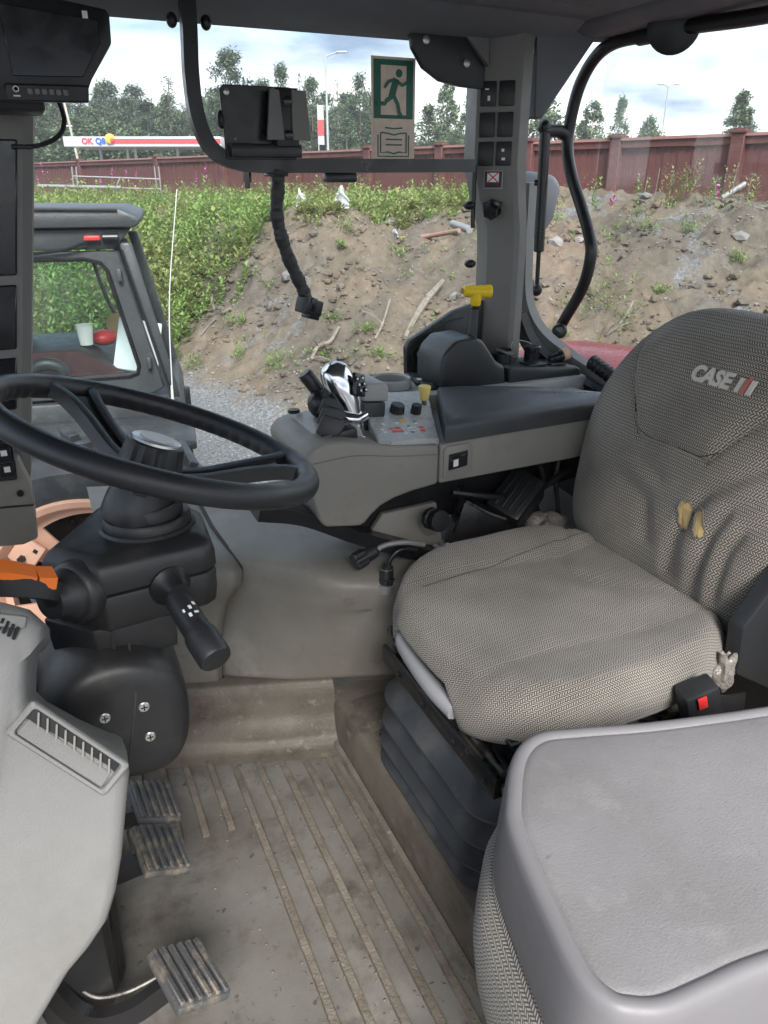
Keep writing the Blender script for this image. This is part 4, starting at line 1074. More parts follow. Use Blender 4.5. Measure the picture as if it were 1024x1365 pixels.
# ---- front right pillar (instrument column)
def pcol(z):                       # right edge of the column at height z
    return -.058 + (z - .7) * .178
rings = []
for i in range(10):
    z = .70 + i * .10; x = pcol(z)
    rings.append([(x - .40, 1.74, z), (x - .022, 1.74, z), (x - .004, 1.752, z), (x, 1.80, z), (x - .01, 1.86, z), (x - .4, 1.86, z)])
b = B(); b.loft(rings); fp = b.build('front_pillar', 'pillar_grey', cab, ang=30)
def colpad(z0, z1, m_, d=.006):
    b = B()
    V = []
    for y in (1.742 - d, 1.75):
        for z, q in ((z0, 0), (z0, 1), (z1, 1), (z1, 0)):
            V.append((pcol(z) - (.032 if q else .30), y, z))
    b.poly(V, [(0, 1, 2, 3), (7, 6, 5, 4), (0, 4, 5, 1), (1, 5, 6, 2), (2, 6, 7, 3), (3, 7, 4, 0)], .003, 1); return b
for z0, z1 in ((1.13, 1.375), (.985, 1.112), (.86, .968)):
    colpad(z0, z1, 0).build('instrument_panel', 'black_gloss', fp)
b = B(); b.cyl((pcol(1.42) - .03, 1.74, 1.425), (pcol(1.42) - .03, 1.732, 1.425), .009, n=12); b.build('screw', 'black_paint', fp)
b = B(); b.prism([(-.46, .60), (-.10, .565), (-.068, .575), (-.062, .70), (-.075, .765), (-.46, .79)], 'y', 1.70, 1.86, .006); b.build('column_foot', 'panel_grey', fp)
b = B(); b.prism([(-.46, .685), (-.065, .655), (-.063, .658), (-.46, .688)], 'y', 1.697, 1.86); b.build('foot_seam', 'black_paint', fp)
for x, z in ((-.085, .688), (-.15, .668)):
    b = B(); b.cyl((x, 1.70, z), (x, 1.693, z), .007, n=10); b.build('screw', 'black_paint', fp)
b = B(); b.prism([(-.42, .74), (-.085, .72), (-.078, .83), (-.42, .86)], 'y', 1.690, 1.72, .004); kp = b.build('keypad', 'black_gloss', fp)
for i in range(4):
    for j in range(3):
        c = Vector((-.10 - .035 * i, 1.688, .745 + .036 * j + .002 * i))
        b = B()
        b.box(c, (.026, .003, .028), bev=.001, seg=1); b.build('key', 'black_plastic', kp)
        b = B(); b.box(c + Vector((0, -.002, .003)), (.012, .001, .012)); b.build('key_print', 'white_print', kp)
# ---- window panes
b = B(); b.box((.52, 1.905, .95), (1.40, .005, 1.40)); b.build('side_window', 'window_glass', cab)
b = B(); b.box((1.47, .95, 1.22), (.005, 1.76, .86)); b.build('rear_window', 'window_glass', cab)
# rear window sill: pale moulded trim that sweeps down from the pillar
tr_pts = [(1.27, 1.86, 1.30), (1.275, 1.862, 1.12), (1.29, 1.86, .99), (1.33, 1.83, .90), (1.385, 1.76, .835), (1.41, 1.66, .80), (1.42, 1.52, .785), (1.42, 1.2, .78), (1.42, .3, .78)]
b = B(); b.tube(tr_pts, 1, prof=[(-.012, -.03), (.012, -.032), (.02, 0), (.012, .03), (-.012, .03)], up=(1, 0, .3), k=8); b.build('window_trim', 'light_grey', cab)
b = B(); b.tube([(p[0] - .035, p[1] - .02, p[2] - .035) for p in tr_pts[2:]], 1, prof=[(-.012, -.03), (.012, -.03), (.012, .03), (-.012, .03)], up=(1, 0, .3), k=6); b.build('window_seal', 'black_paint', cab)
b = B(); b.prism([(1.36, -.1), (1.36, .70), (1.40, .76), (1.46, .77), (1.46, -.1)], 'y', .0, 1.80, .006); b.build('rear_wall', 'black_dusty', cab)
# black side plate below the pillar
b = B(); b.frame_prism([(.918, .80), (.915, .885), (.925, .905), (1.06, .975), (1.155, 1.0), (1.155, .80)], (0, 1.862, 0), (1, 0, 0), (0, 0, 1), (0, 1, 0), 0, .022, .004)
wp = b.build('side_plate', 'black_paint', cab)
b = B(); b.tube([(.938, 1.86, .84), (.94, 1.86, .885), (1.04, 1.86, .945), (1.09, 1.86, .955)], .0022, 6); b.build('plate_groove', 'black_soft', wp)
for x, z in ((.958, .866), (1.045, .915)):
    b = B(); b.lathe([(.010, 0), (.010, .004), (.006, .007), (.004, .007)], (x, 1.862, z), (0, -1, 0), n=12); b.build('screw', 'screw', wp)
for (z, x) in ((1.245, 1.085), (1.10, 1.095)):
    b = B(); b.ell((x, 1.845, z), .016, .014, .011); b.build('catch_knob', 'black_plastic', cab)
b = B(); b.tube([(1.10, 1.85, 1.34), (1.10, 1.85, 1.22), (1.102, 1.85, 1.19)], .006, 8); b.build('catch_rod', 'black_paint', cab)

# ---- the folded passenger seat
ps = T('passenger_seat', 'folded passenger seat with grey plastic back turned up as a tray', 'seat', (.7, .45, .1))
OUT = [(.53, .668), (.478, .645), (.426, .583), (.400, .535), (.374, .436), (.360, .362), (.368, .325), (.39, .306), (.42, .295), (.47, .292), (.54, .288), (.72, .262), (1.0, .22), (1.08, .26), (1.09, .42), (1.05, .53), (.93, .572), (.80, .60), (.68, .628), (.59, .655)]
oc = catmull([(x, y, 0) for x, y in OUT], 5, True)
cen = Vector((.66, .45, 0))
def inset(k, z, dx=0, dy=0):
    res = []
    m = len(oc)
    for i, p in enumerate(oc):
        t = (oc[(i + 1) % m] - oc[i - 1]).normalized(); nn = Vector((t.y, -t.x, 0))
        if nn.dot(p - cen) < 0: nn = -nn
        q = p - nn * k
        res.append((q.x + dx, q.y + dy, z - .02 * (q.x - .4)))
    return res
b = B()
b.loft([inset(-.004, .505), inset(-.006, .53), inset(-.003, .57), inset(0, .603), inset(.0025, .613), inset(.006, .618), inset(.011, .6195), inset(.0165, .6192), inset(.0195, .6165)], cap=False)
b.build('seat_back_rim', 'passenger_rim', ps, ang=50)
b = B()
rr = [inset(.0195, .6165), inset(.0215, .615), inset(.024, .6165), inset(.03, .6175)]
mid = [[tuple(Vector(p).lerp(Vector((cen.x, cen.y, .6175 - .02 * (cen.x - .4))), t)) for p in rr[-1]] for t in (.25, .5, .75, .97)]
b.loft(rr + mid, cap=False); b.bm.faces.new([v for v in list(b.bm.verts)[-len(oc):]])
b.build('seat_back_panel', 'passenger_grey', ps, ang=50)
V, F, UVs = [], [], []
lev = [(.012, .515), (-.010, .49), (-.022, .45), (-.026, .40), (-.02, .34), (-.006, .29), (.03, .27)]
arc = 0; prev = None; m = len(oc)
per = [0]
for i in range(1, m + 1): per.append(per[-1] + (oc[i % m] - oc[i - 1]).length)
for li, (k, z) in enumerate(lev):
    if prev: arc += math.hypot(k - prev[0], z - prev[1])
    prev = (k, z)
    rg = inset(k, z)
    for i in range(m + 1): V.append(rg[i % m]); UVs.append((per[i], arc))
for li in range(len(lev) - 1):
    for i in range(m): q = li * (m + 1) + i; F.append((q, q + 1, q + m + 2, q + m + 1))
pymesh('seat_squab', V, F, 'seat_fabric', ps, UVs)
b = B(); b.prism([(.42, .34), (1.0, .28), (1.0, .55), (.55, .62)], 'z', .12, .29, .02); b.build('seat_base', 'black_dusty', ps)

# ---- operator seat
SY = 1.05
seat = T('operator_seat', 'worn grey woven fabric operator seat with torn backrest on rubber bellows', 'seat', (.82, SY, .122))
def polar_uv(rings_fn, nth, levels, name, m_, parent):
    V, F, U = [], [], []
    for li, lv in enumerate(levels):
        for j in range(nth):
            p, uv = rings_fn(lv, j / nth * 2 * math.pi); V.append(p); U.append(uv)
    for li in range(len(levels) - 1):
        for j in range(nth):
            k = (j + 1) % nth; F.append((li * nth + j, li * nth + k, (li + 1) * nth + k, (li + 1) * nth + j))
    V.append(V[0]); U.append(U[0])
    return pymesh(name, V, F, m_, parent, U)
CX_, HX, HY = .843, .271, .286
def cush(lv, th):
    rho, drop, outw = lv
    c, s = math.cos(th), math.sin(th)
    e = 2 / 3.0
    sx = math.copysign(abs(c) ** e, c); sy = math.copysign(abs(s) ** e, s)
    x = CX_ + (HX + outw) * rho * sx; y = SY + (HY + outw) * rho * sy
    u = (x - CX_) / HX; v = (y - SY) / HY
    if u < 0: x -= .015 * (1 - v * v) * rho              # slightly bowed front edge
    z = .556 + .012 * sstep((abs(v) - .45) / .4) - .016 * (1 - min(1, u * u + v * v)) - .035 * max(0, -u) ** 2.5 + .010 * max(0, u)
    z -= .0045 * math.exp(-((abs(v + .06 * math.sin(u * 3)) - .56) / .035) ** 2) * (1 if rho < .97 else 0)
    z += .0035 * noise.noise((x * 9, y * 9, 1.)) + .004 * noise.noise((x * 4, y * 14, 3.)) * sstep(u)
    if u > .2: z -= .006 * math.exp(-(((u - .62) + .25 * math.sin(v * 4 + .5)) / .05) ** 2)
    lo = drop * (.84 + .10 * sstep(-u * 1.4) - .60 * sstep((-u - .50) * 3) * sstep((v + .42) / .10) * sstep((.52 - v) / .10))
    z -= lo
    uv = (x + sx * lo * .95, y + sy * lo * .95)
    return (x, y, z), uv
lv = [(i / 22 * .93 + .002, 0, 0) for i in range(23)] + [(.955, .003, 0), (.975, .010, 0), (.99, .022, 0), (1.0, .040, .002), (1.0, .06, .006), (1.0, .085, .006), (.995, .11, .002), (.98, .128, 0), (.93, .132, 0)]
cushion = polar_uv(cush, 112, lv, 'cushion', 'seat_fabric', seat)
def cush_z(x, y):
    u = (x - CX_) / HX; v = (y - SY) / HY
    sx, sy = abs(u) ** 3., abs(v) ** 3.; rho = (sx + sy) ** (1 / 3.)
    th = math.atan2(math.copysign((abs(v) / rho) ** 1.5, v), math.copysign((abs(u) / rho) ** 1.5, u))
    return cush((rho, 0, 0), th)[0]
for sgn in (1,):
    b = B(); b.tube([Vector(cush_z(CX_ + HX * uu, SY + HY * sgn * (.60 + .05 * math.sin(uu * 3)))) + Vector((0, 0, .0004)) for uu in [-.72 + i * .05 for i in range(32)]], .0008, 5, smooth=False); b.build('seam_crease', 'seam_crease', cushion)  # dark thread that draws the shade in a fold crease of the cushion
OB = [(0, 0), (.16, -.005), (.24, .02), (.285, .08), (.303, .16), (.308, .26), (.295, .345), (.258, .425), (.20, .495), (.115, .545), (0, .556)]
ob = [Vector((p[0], p[1], 0)) for p in OB] + [Vector((-p[0], p[1], 0)) for p in OB[-2:0:-1]]
obc = catmull(ob, 8, True); NB_ = len(obc); bc = Vector((0, .27, 0))
BN = Vector((-.972, 0, .235)); BV = Vector((.235, 0, .972))
def back_pt(y, h, dpt): return Vector((1.085, SY + y, .53)) + BV * h + BN * dpt
def seg_d(px_, py_, pl):
    best = 9
    for (ax, ay), (bx, by) in zip(pl, pl[1:]):
        dx_, dy_ = bx - ax, by - ay; t = max(0, min(1, ((px_ - ax) * dx_ + (py_ - ay) * dy_) / (dx_ * dx_ + dy_ * dy_)))
        best = min(best, math.hypot(px_ - ax - dx_ * t, py_ - ay - dy_ * t))
    return best
CR1 = [(-.30, .34), (-.202, .317), (-.158, .277), (-.112, .235), (-.092, .20), (-.075, .13), (-.07, .06)]
CR2 = [(-.30, .285), (-.216, .261), (-.165, .225), (-.145, .17), (-.135, .08), (-.13, .02)]
CR3 = [(-.29, .235), (-.237, .223), (-.20, .195), (-.185, .15), (-.18, .05)]
CR4 = [(.26, .165), (.217, .172), (.104, .195), (.03, .17), (0, .10)]
CR5 = [(.27, .23), (.206, .24), (.072, .246), (.011, .225)]
def back_front(y, h, rho):
    d = .062 * (1 - rho ** 3.2)
    hb = .278 + max(0, abs(y) - .09) * 1.55 + .018 * math.cos(y * 12)
    q = h - hb
    if abs(y) < .23: d += .014 * sstep(q / .05) * sstep((1 - rho) * 5) - .007 * math.exp(-(q / .0055) ** 2) * sstep((1 - rho) * 8)
    for pl, dep, w in ((CR1, .014, .014), (CR2, .013, .013), (CR3, .011, .012), (CR4, .010, .018), (CR5, .008, .016)):
        d -= dep * math.exp(-(seg_d(y, h, pl) / w) ** 2)
    d -= .010 * math.exp(-((y * y) / .01 + (h - .19) ** 2 / .004))
    d += .004 * noise.noise((y * 11, h * 9, 2.))
    return d
V, F, U = [], [], []
NR = 54
lev = [('f', .004 + .996 * i / NR) for i in range(NR + 1)] + [('s', -.012, .006), ('s', -.03, .012), ('s', -.055, .010), ('s', -.08, 0), ('s', -.10, -.02)]
for lv_ in lev:
    for i in range(NB_):
        o2 = obc[i] - bc
        if lv_[0] == 'f':
            rho = lv_[1]; p = bc + o2 * rho; V.append(back_pt(p.x, p.y, back_front(p.x, p.y, rho))); U.append((p.x, p.y))
        else:
            p = bc + o2 + o2.normalized() * lv_[2]; V.append(back_pt(p.x, p.y, lv_[1])); q = bc + o2 + o2.normalized() * (-lv_[1]); U.append((q.x, q.y))
for li in range(len(lev) - 1):
    for i in range(NB_):
        k = (i + 1) % NB_; F.append((li * NB_ + i, (li + 1) * NB_ + i, (li + 1) * NB_ + k, li * NB_ + k))
backrest = pymesh('backrest', V, F, 'seat_fabric_back', seat, U)
b = B(); b.loft([[back_pt(p.x * .9, .27 + (p.y - .27) * .93, dp) for p in obc[::2]] for dp in (-.085, -.12, -.13)]); b.build('back_shell', 'black_plastic', seat)
def seam_on_back(pts, w, name, m_, lift=.0012, par=None):
    pl = catmull([(p[0], p[1], 0) for p in pts], 10)
    b = B(); P = []
    for p in pl:
        o2 = p - bc; th_ = o2.length
        # relative radius along this direction
        best = max(obc, key=lambda q: (q - bc).normalized().dot(o2.normalized()))
        P.append(back_pt(p.x, p.y, back_front(p.x, p.y, min(1, th_ / (best - bc).length)) + lift))
    b.tube(P, w, 6, smooth=False); return b.build(name, m_, par or backrest)
seam_on_back([(.20, .465), (.185, .425), (.15, .365), (.115, .32), (.07, .295), (0, .294), (-.07, .294), (-.115, .32), (-.16, .38), (-.19, .44)], .0016, 'seam_crease', 'seam_crease', -.001)
def rho_of(y, h):
    o2 = Vector((y, h, 0)) - bc
    best = max(obc, key=lambda q: (q - bc).normalized().dot(o2.normalized()))
    return min(1, o2.length / (best - bc).length)
# torn patches showing foam
for (y0, h0, w, hh, tl) in ((-.078, .176, .013, .028, .25), (-.119, .176, .011, .026, .3)):
    NN = 26; rr_ = random.Random(int(h0 * 1000)); jit = [1 + rr_.uniform(-.18, .18) for _ in range(NN)]
    rings = []
    for k, lf in ((1.0, .0012), (.9, .0016), (.5, .0012), (.05, .0010)):
        rg = []
        for i in range(NN):
            an = i / NN * 6.283; c, s = math.cos(an), math.sin(an)
            yy = math.copysign(abs(c) ** .7, c) * w * jit[i] * k; hq = math.copysign(abs(s) ** .7, s) * hh * jit[(i * 3) % NN] * k
            y1, h1 = y0 + yy + tl * hq, h0 + hq
            rg.append(back_pt(y1, h1, back_front(y1, h1, rho_of(y1, h1)) + lf))
        rings.append(rg)
    b = B(); b.loft(rings, cap=True); b.build('foam_tear', 'foam', backrest, ang=80)
    b = B(); b.tube([p + BN * (.0006 + .0012 * rr_.random()) for p in rings[0]], .0016, 5, closed=True, smooth=False); b.build('frayed_edge', 'dead_wood', backrest)
lc = back_pt(-.066, .437, back_front(-.066, .437, rho_of(-.066, .437)) + .0035)
tu = Vector((0, -1, 0)); tu = (tu + BN * -.06).normalized()
text('logo', 'CASE', .040, lc - tu * .023, tu, BV, 'embroidery', backrest, shear=.28, fat=.0018, ext=.002, sx=.92)
lx = lc + tu * .054
for (dx_, dh, w_, h_, mm) in ((-.012, 0, .0085, .027, 'embroidery'), (.0, 0, .0085, .027, 'embroidery_red'), (.012, 0, .0085, .027, 'embroidery'), (.004, .012, .004, .014, 'embroidery_red')):
    b = B(); c0 = lx + tu * dx_ + BV * dh
    b.frame_prism([(-w_ / 2 - .0035, -h_ / 2), (w_ / 2 - .0035, -h_ / 2), (w_ / 2 + .0035, h_ / 2), (-w_ / 2 + .0035, h_ / 2)], c0, tu, BV, BN, -.002, .0022, 0); b.build('logo_bar', mm, backrest)
# bellows
def rrect(x0, x1, y0, y1, r, z, n=7):
    res = []
    for cx, cy, a0 in ((x1 - r, y1 - r, 0), (x0 + r, y1 - r, 90), (x0 + r, y0 + r, 180), (x1 - r, y0 + r, 270)):
        for i in range(n + 1):
            an = R(a0 + 90 * i / n); res.append((cx + r * math.cos(an), cy + r * math.sin(an), z))
    return res
def rr_in(k, z, sh=0): return rrect(.548 + k + sh, 1.08 - k, .802 + k, 1.268 - k, .085 - min(k, .03) * .5, z)
zt = .345
for i in range(4):
    h = (.070, .058, .050, .040)[i]; sh = (.010, .004, .0, .0)[i]
    b = B(); b.loft([rr_in(.040 if i == 0 else .07, zt, sh), rr_in(.030 if i == 0 else .050, zt - h * .10, sh), rr_in(.022, zt - h * .38, sh), rr_in(.002, zt - h * .70, sh), rr_in(-.007, zt - h * .82, sh), rr_in(-.007, zt - h * .90, sh), rr_in(.004, zt - h * .97, sh), rr_in(.065, zt - h * .97, sh)]); b.build('bellows_fold', 'rubber', seat, ang=42)
    zt -= h + .002
b = B(); b.loft([rr_in(.03, .122, .01), rr_in(.045, zt + .02, .01)]); b.build('bellows_foot', 'rubber', seat)
# suspension frame between bellows and cushion
b = B(); b.prism([(.572, .345), (.572, .385), (.580, .388), (.585, .352), (1.06, .352), (1.06, .345)], 'y', .812, 1.262, .0015, 1); b.build('seat_channel', 'steel_dark', seat)
b = B(); b.prism([(.80, .348), (1.27, .348), (1.27, .362), (.80, .362)], 'x', .590, 1.05, .002, 1); b.build('bare_plate', 'metal_bare', seat)
b = B(); b.cyl((.603, .83, .376), (.603, 1.25, .376), .007, n=10); b.build('cross_rod', 'steel_worn', seat)
b = B(); b.prism([(.60, .352), (.60, .402), (.615, .410), (.66, .395), (1.04, .395), (1.04, .352)], 'y', .800, .812, .002, 1); b.build('side_rail', 'steel_dark', seat)
b = B(); b.prism([(.60, .352), (.60, .402), (.615, .410), (.66, .395), (1.04, .395), (1.04, .352)], 'y', 1.262, 1.274, .002, 1); b.build('side_rail', 'steel_dark', seat)
b = B(); b.prism([(.612, .425), (.605, .445), (1.05, .455), (1.05, .425)], 'y', .82, 1.26, .003, 1); b.build('cushion_pan', 'black_paint', seat)
b = B(); b.prism([(.62, .362), (.62, .41), (.65, .425), (1.0, .425), (1.0, .362)], 'y', .86, 1.22, .004); b.build('adjuster_box', 'black_paint', seat)
b = B(); b.tube([(.60, .80, .40), (.62, .88, .385), (.66, .92, .39)], .006, 8); b.build('adjuster_cable', 'black_paint', seat)
b = B(); b.cyl((.588, 1.262, .415), (.66, 1.262, .418), .012, n=12, ch=.003); b.build('slide_pin', 'black_paint', seat)
for y in (.84, .95, 1.07, 1.18):
    b = B(); b.ell((.571, y, .362), .004, .007, .007, 10, 6); b.build('rivet', 'steel_dark', seat)
# grey lift handle at the front edge
hp = [(.595, 1.178, .456), (.578, 1.168, .457), (.566, 1.15, .457), (.559, 1.08, .452), (.558, 1.0, .446), (.566, .94, .440)]
b = B(); b.tube(hp, 1, prof=[(.014, -.014), (.018, -.004), (.016, .009), (.007, .015), (-.005, .015), (-.014, .009), (-.017, -.005), (-.012, -.014)], up=(.25, 0, 1), k=6); gh = b.build('lift_handle', 'handle_grey', seat, ang=50)
b = B(); b.box((.556, 1.165, .450), (.012, .014, .020), bev=.003); b.build('handle_slot', 'black_paint', gh)
# side bracket and belt buckle on the near side
b = B(); b.prism([(1.03, .50), (1.02, .60), (1.10, .70), (1.24, .84), (1.32, .84), (1.30, .5), (1.16, .42)], 'y', .755, .790, .008); b.build('side_bracket', 'black_soft', seat)
b = B(); b.box((.915, .728, .495), (.062, .042, .09), rot=(R(8), R(-20), R(-15)), bev=.007); bk = b.build('belt_buckle', 'black_soft', seat)
b = B(); b.box((.893, .7035, .520), (.016, .004, .026), rot=(R(8), R(-20), R(-15)), bev=.0015); b.build('buckle_button', 'red_plastic', bk)
b = B(); b.box((.925, .7055, .522), (.012, .004, .016), rot=(R(8), R(-20), R(-15)), bev=.0015); b.build('buckle_label', 'red_plastic', bk)
b = B(); b.tube([(.92, .73, .50), (.98, .735, .46), (1.05, .745, .44)], 1, prof=[(-.003, -.022), (.003, -.022), (.003, .022), (-.003, .022)], up=(0, -1, .3)); b.build('belt_strap', 'black_dusty', seat)
def bag(name, lb, c, s, seed, m_='plastic_bag'):
    b = B()
    def f(u, v):
        th = u * 6.283; ph = (v - .5) * 3.0
        d = Vector((math.cos(th) * math.cos(ph), math.sin(th) * math.cos(ph), math.sin(ph)))
        k = 1 + .6 * noise.noise(d * 1.7 + Vector((seed, 0, 0))) + .10 * noise.ridged_multi_fractal(d * 2.2 + Vector((seed, 0, 0)), 1, 2, 2, 1, 2) - .1
        return Vector(c) + Vector((d.x * s[0], d.y * s[1], d.z * s[2])) * k
    b.grid(f, 36, 20); o = b.build(name, m_, ang=30); tag(o, lb, 'plastic bag'); return o
bag('plastic_bag', 'crumpled dusty plastic bag squeezed between seat and belt buckle', (1.015, .772, .505), (.020, .018, .040), 2.)
bag('plastic_bag', 'crumpled clear plastic bag behind the seat cushion under the armrest', (1.07, 1.385, .525), (.055, .04, .028), 5.)

# ================================================================== STEERING COLUMN
sc_ = T('steering_column', 'black steering column with large three spoke wheel, stalk and orange lever', 'steering wheel', (.06, 1.05, 0))
wc = Vector((.132, 1.05, .975)); tl = R(20.4)
wn = Vector((math.sin(tl), 0, math.cos(tl))); e1 = Vector((math.cos(tl), 0, -math.sin(tl))); e2 = Vector((0, 1, 0))
RM = .217
b = B(); rings = []; NT = 168
for i in range(NT):
    an = 2 * math.pi * i / NT; er = e1 * math.cos(an) + e2 * math.sin(an); rg = []
    grip = 0
    dgr = (math.degrees(an)) % 360
    if min(abs(dgr - g) for g in (0, 120, 240, 360)) > 16: grip = .0036 * (1 + math.cos(an * 54)) * .5
    for j in range(16):
        q = 2 * math.pi * j / 16; rr = .0175
        inn = max(0, -math.cos(q)) * max(0, .6 - math.sin(q))
        rg.append(wc + er * (RM + math.cos(q) * (rr + grip * -inn * 1.6)) + wn * (math.sin(q) * .0165 - .004 * inn))
    rings.append(rg)
b.loft(rings, loop=True); whl = b.build('wheel_rim', 'black_soft', sc_, ang=60)
for a0 in (0, 120, 240):
    an = R(a0); er = e1 * math.cos(an) + e2 * math.sin(an); et = -e1 * math.sin(an) + e2 * math.cos(an)
    for s in (-1, 1):
        P = [wc + er * .030 + et * s * .013 - wn * .058, wc + er * .08 + et * s * .014 - wn * .046, wc + er * .14 + et * s * .017 - wn * .022, wc + er * .185 + et * s * .026 - wn * .006, wc + er * .212 + et * s * .044]
        b = B(); b.tube(P, 1, prof=[(.010, -.008), (.012, 0), (.010, .008), (-.010, .008), (-.012, 0), (-.010, -.008)], up=wn, k=6); b.build('spoke', 'black_soft', whl, ang=50)
    b = B(); V = []
    for (r_, w_, d_) in ((.03, .013, -.058), (.08, .014, -.048), (.14, .016, -.025), (.180, .022, -.010)):
        V += [wc + er * r_ - et * w_ + wn * d_, wc + er * r_ + et * w_ + wn * d_, wc + er * r_ + et * w_ + wn * (d_ + .008), wc + er * r_ - et * w_ + wn * (d_ + .008)]
    b.loft([V[i:i + 4] for i in (0, 4, 8, 12)]); b.build('spoke_web', 'black_plastic', whl)
# hub knob with light cap
b = B(); rings = []
for (r_, h_) in ((.030, -.088), (.043, -.082), (.046, -.068), (.0445, -.042), (.041, -.014), (.039, -.008), (.034, -.006)):
    rings.append([wc + wn * h_ + (e1 * math.cos(t * 2 * math.pi / 48) + e2 * math.sin(t * 2 * math.pi / 48)) * (r_ - (.004 if (t % 6) < 2 and -.075 < h_ < -.01 else 0)) for t in range(48)])
b.loft(rings); b.build('hub_knob', 'black_soft', sc_, ang=25)
b = B(); b.lathe([(.035, -.0065), (.034, -.003), (.030, -.0015), (.012, -.001)], wc, wn, n=36); hc = b.build('hub_cap', 'screw', sc_)
b = B(); b.lathe([(.024, -.0012), (.024, -.0004), (.004, -.0002)], wc, wn, n=30); b.build('hub_emblem', 'white_print', hc)
b = B(); b.lathe([(.040, -.066), (.045, -.080), (.049, -.098), (.051, -.120), (.050, -.126)], wc, wn, n=40); b.build('hub_base', 'black_plastic', sc_)
for r_, z0, z1 in ((.052, .852, .885), (.062, .842, .866), (.068, .838, .852)):
    b = B(); b.lathe([(r_ * .96, z0), (r_, z0 + .004), (r_, z1 - .004), (r_ * .95, z1)], (.103, 1.052, 0), (0, 0, 1), n=40); b.build('column_collar', 'black_dusty', sc_)
# column covers
TOPP = [(-.046, 1.02), (.010, .955), (.024, .945), (.165, .962), (.182, .975), (.190, 1.09), (.145, 1.165), (.040, 1.165), (.010, 1.11)]
def ins(pl, k, c=(.07, 1.06)): return [(c[0] + (x - c[0]) * k, c[1] + (y - c[1]) * k) for x, y in pl]
b = B(); b.loft([[(x, y, .798) for x, y in TOPP], [(x, y, .824 + .0 * x) for x, y in ins(TOPP, .995)], [(x, y, .838) for x, y in ins(TOPP, .955)], [(x, y, .848) for x, y in ins(TOPP, .80)]]); b._bev(b.bm.faces[:], .005, 2, 20); b.build('column_cover', 'black_dusty', sc_)
b = B(); b.loft([[(x, y, .7955) for x, y in ins(TOPP, .99)], [(x, y, .765) for x, y in ins(TOPP, .985)], [(x, y, .742) for x, y in ins(TOPP, .96)]]); b._bev(b.bm.faces[:], .004, 2, 25); b.build('column_cover', 'black_dusty', sc_)
LOWP = [(-.055, 1.02), (.004, .958), (.115, .958), (.125, 1.10), (.0, 1.10)]
b = B(); b.loft([[(x, y, .744) for x, y in ins(LOWP, 1.0)], [(x, y, .70) for x, y in ins(LOWP, .97)], [(x, y, .69) for x, y in ins(LOWP, .96)]]); b._bev(b.bm.faces[:], .003, 2, 25); b.build('column_skirt', 'black_dusty', sc_)
b = B(); b.box((.028, .9565, .715), (.004, .004, .05)); b.build('skirt_rib', 'black_soft', sc_)
# rounded housing at the column foot
HP = []
for i in range(44):
    an = 2 * math.pi * i / 44; c, s = math.cos(an), math.sin(an)
    x = .018 + .100 * math.copysign(abs(c) ** .9, c); z = .614 + (.100 if s > 0 else .112) * math.copysign(abs(s) ** .95, s)
    if s < 0: x += .028 * (-s) ** 2
    HP.append((x, z))
def hring(k, y): return [(.03 + (x - .03) * k, y, .61 + (z - .61) * k) for x, z in HP]
b = B(); b.loft([hring(.60, .915), hring(.80, .917), hring(.90, .924), hring(.965, .938), hring(.99, .958), hring(1.0, .985), hring(1.0, 1.12), hring(.9, 1.16)]); hs = b.build('foot_housing', 'black_dusty', sc_, ang=50)
b = B(); b.tube([(.048, .975, .716), (.046, .935, .700), (.044, .9155, .66), (.034, .9145, .61), (.022, .9155, .552), (.02, .925, .52)], .0014, 5); b.build('housing_seam', 'seam_crease', hs)
for x, z in ((.000, .632), (.052, .634), (.054, .582)):
    b = B(); b.lathe([(.0080, -.004), (.0080, .001), (.0065, .0025), (.001, .0028)], (x, .916, z), (0, -1, 0), n=14); sw_ = b.build('screw', 'screw', hs)
    hs_slots = [b_ for b_ in (B(), B())]
    hs_slots[0].box((x, .9133, z), (.009, .001, .002)); hs_slots[0].box((x, .9131, z), (.002, .001, .009)); hs_slots[0].lathe([(.0115, 0), (.0115, .001)], (x, .9165, z), (0, -1, 0), n=16); hs_slots[0].build('screw_recess', 'black_paint', hs)
# right stalk
b = B(); b.lathe([(.030, 0), (.030, .006), (.024, .012), (.018, .022), (.016, .03)], (.112, .962, .79), (.25, -1, -.1), n=20); sk = b.build('stalk_boot', 'black_plastic', sc_)
s0, s1 = Vector((.113, .945, .785)), Vector((.140, .842, .742)); sd_ = (s1 - s0).normalized()
b = B(); b.lathe([(.014, 0), (.0175, .02), (.0185, .045), (.019, .075), (.0215, .080), (.0225, .086), (.0225, .122), (.0205, .126), (.012, .1265)], s0, sd_, n=28); stk = b.build('stalk', 'black_soft', sc_)
su = sd_.cross(Vector((0, 0, 1))).normalized(); sv2 = su.cross(sd_)
for (t, s, w_, h_) in ((.040, -.5, .005, .004), (.046, -.05, .006, .004), (.048, .45, .005, .003), (.056, -.3, .003, .006), (.058, .2, .006, .004)):
    nrm_ = (sv2 * math.cos(s) + su * math.sin(s)); c = s0 + sd_ * t + nrm_ * .0192; tt = nrm_.cross(sd_)
    b = B(); b.box(c, (w_, h_, .0008), rot=Matrix((sd_, tt, nrm_)).transposed()); b.build('stalk_icon', 'white_print', stk)
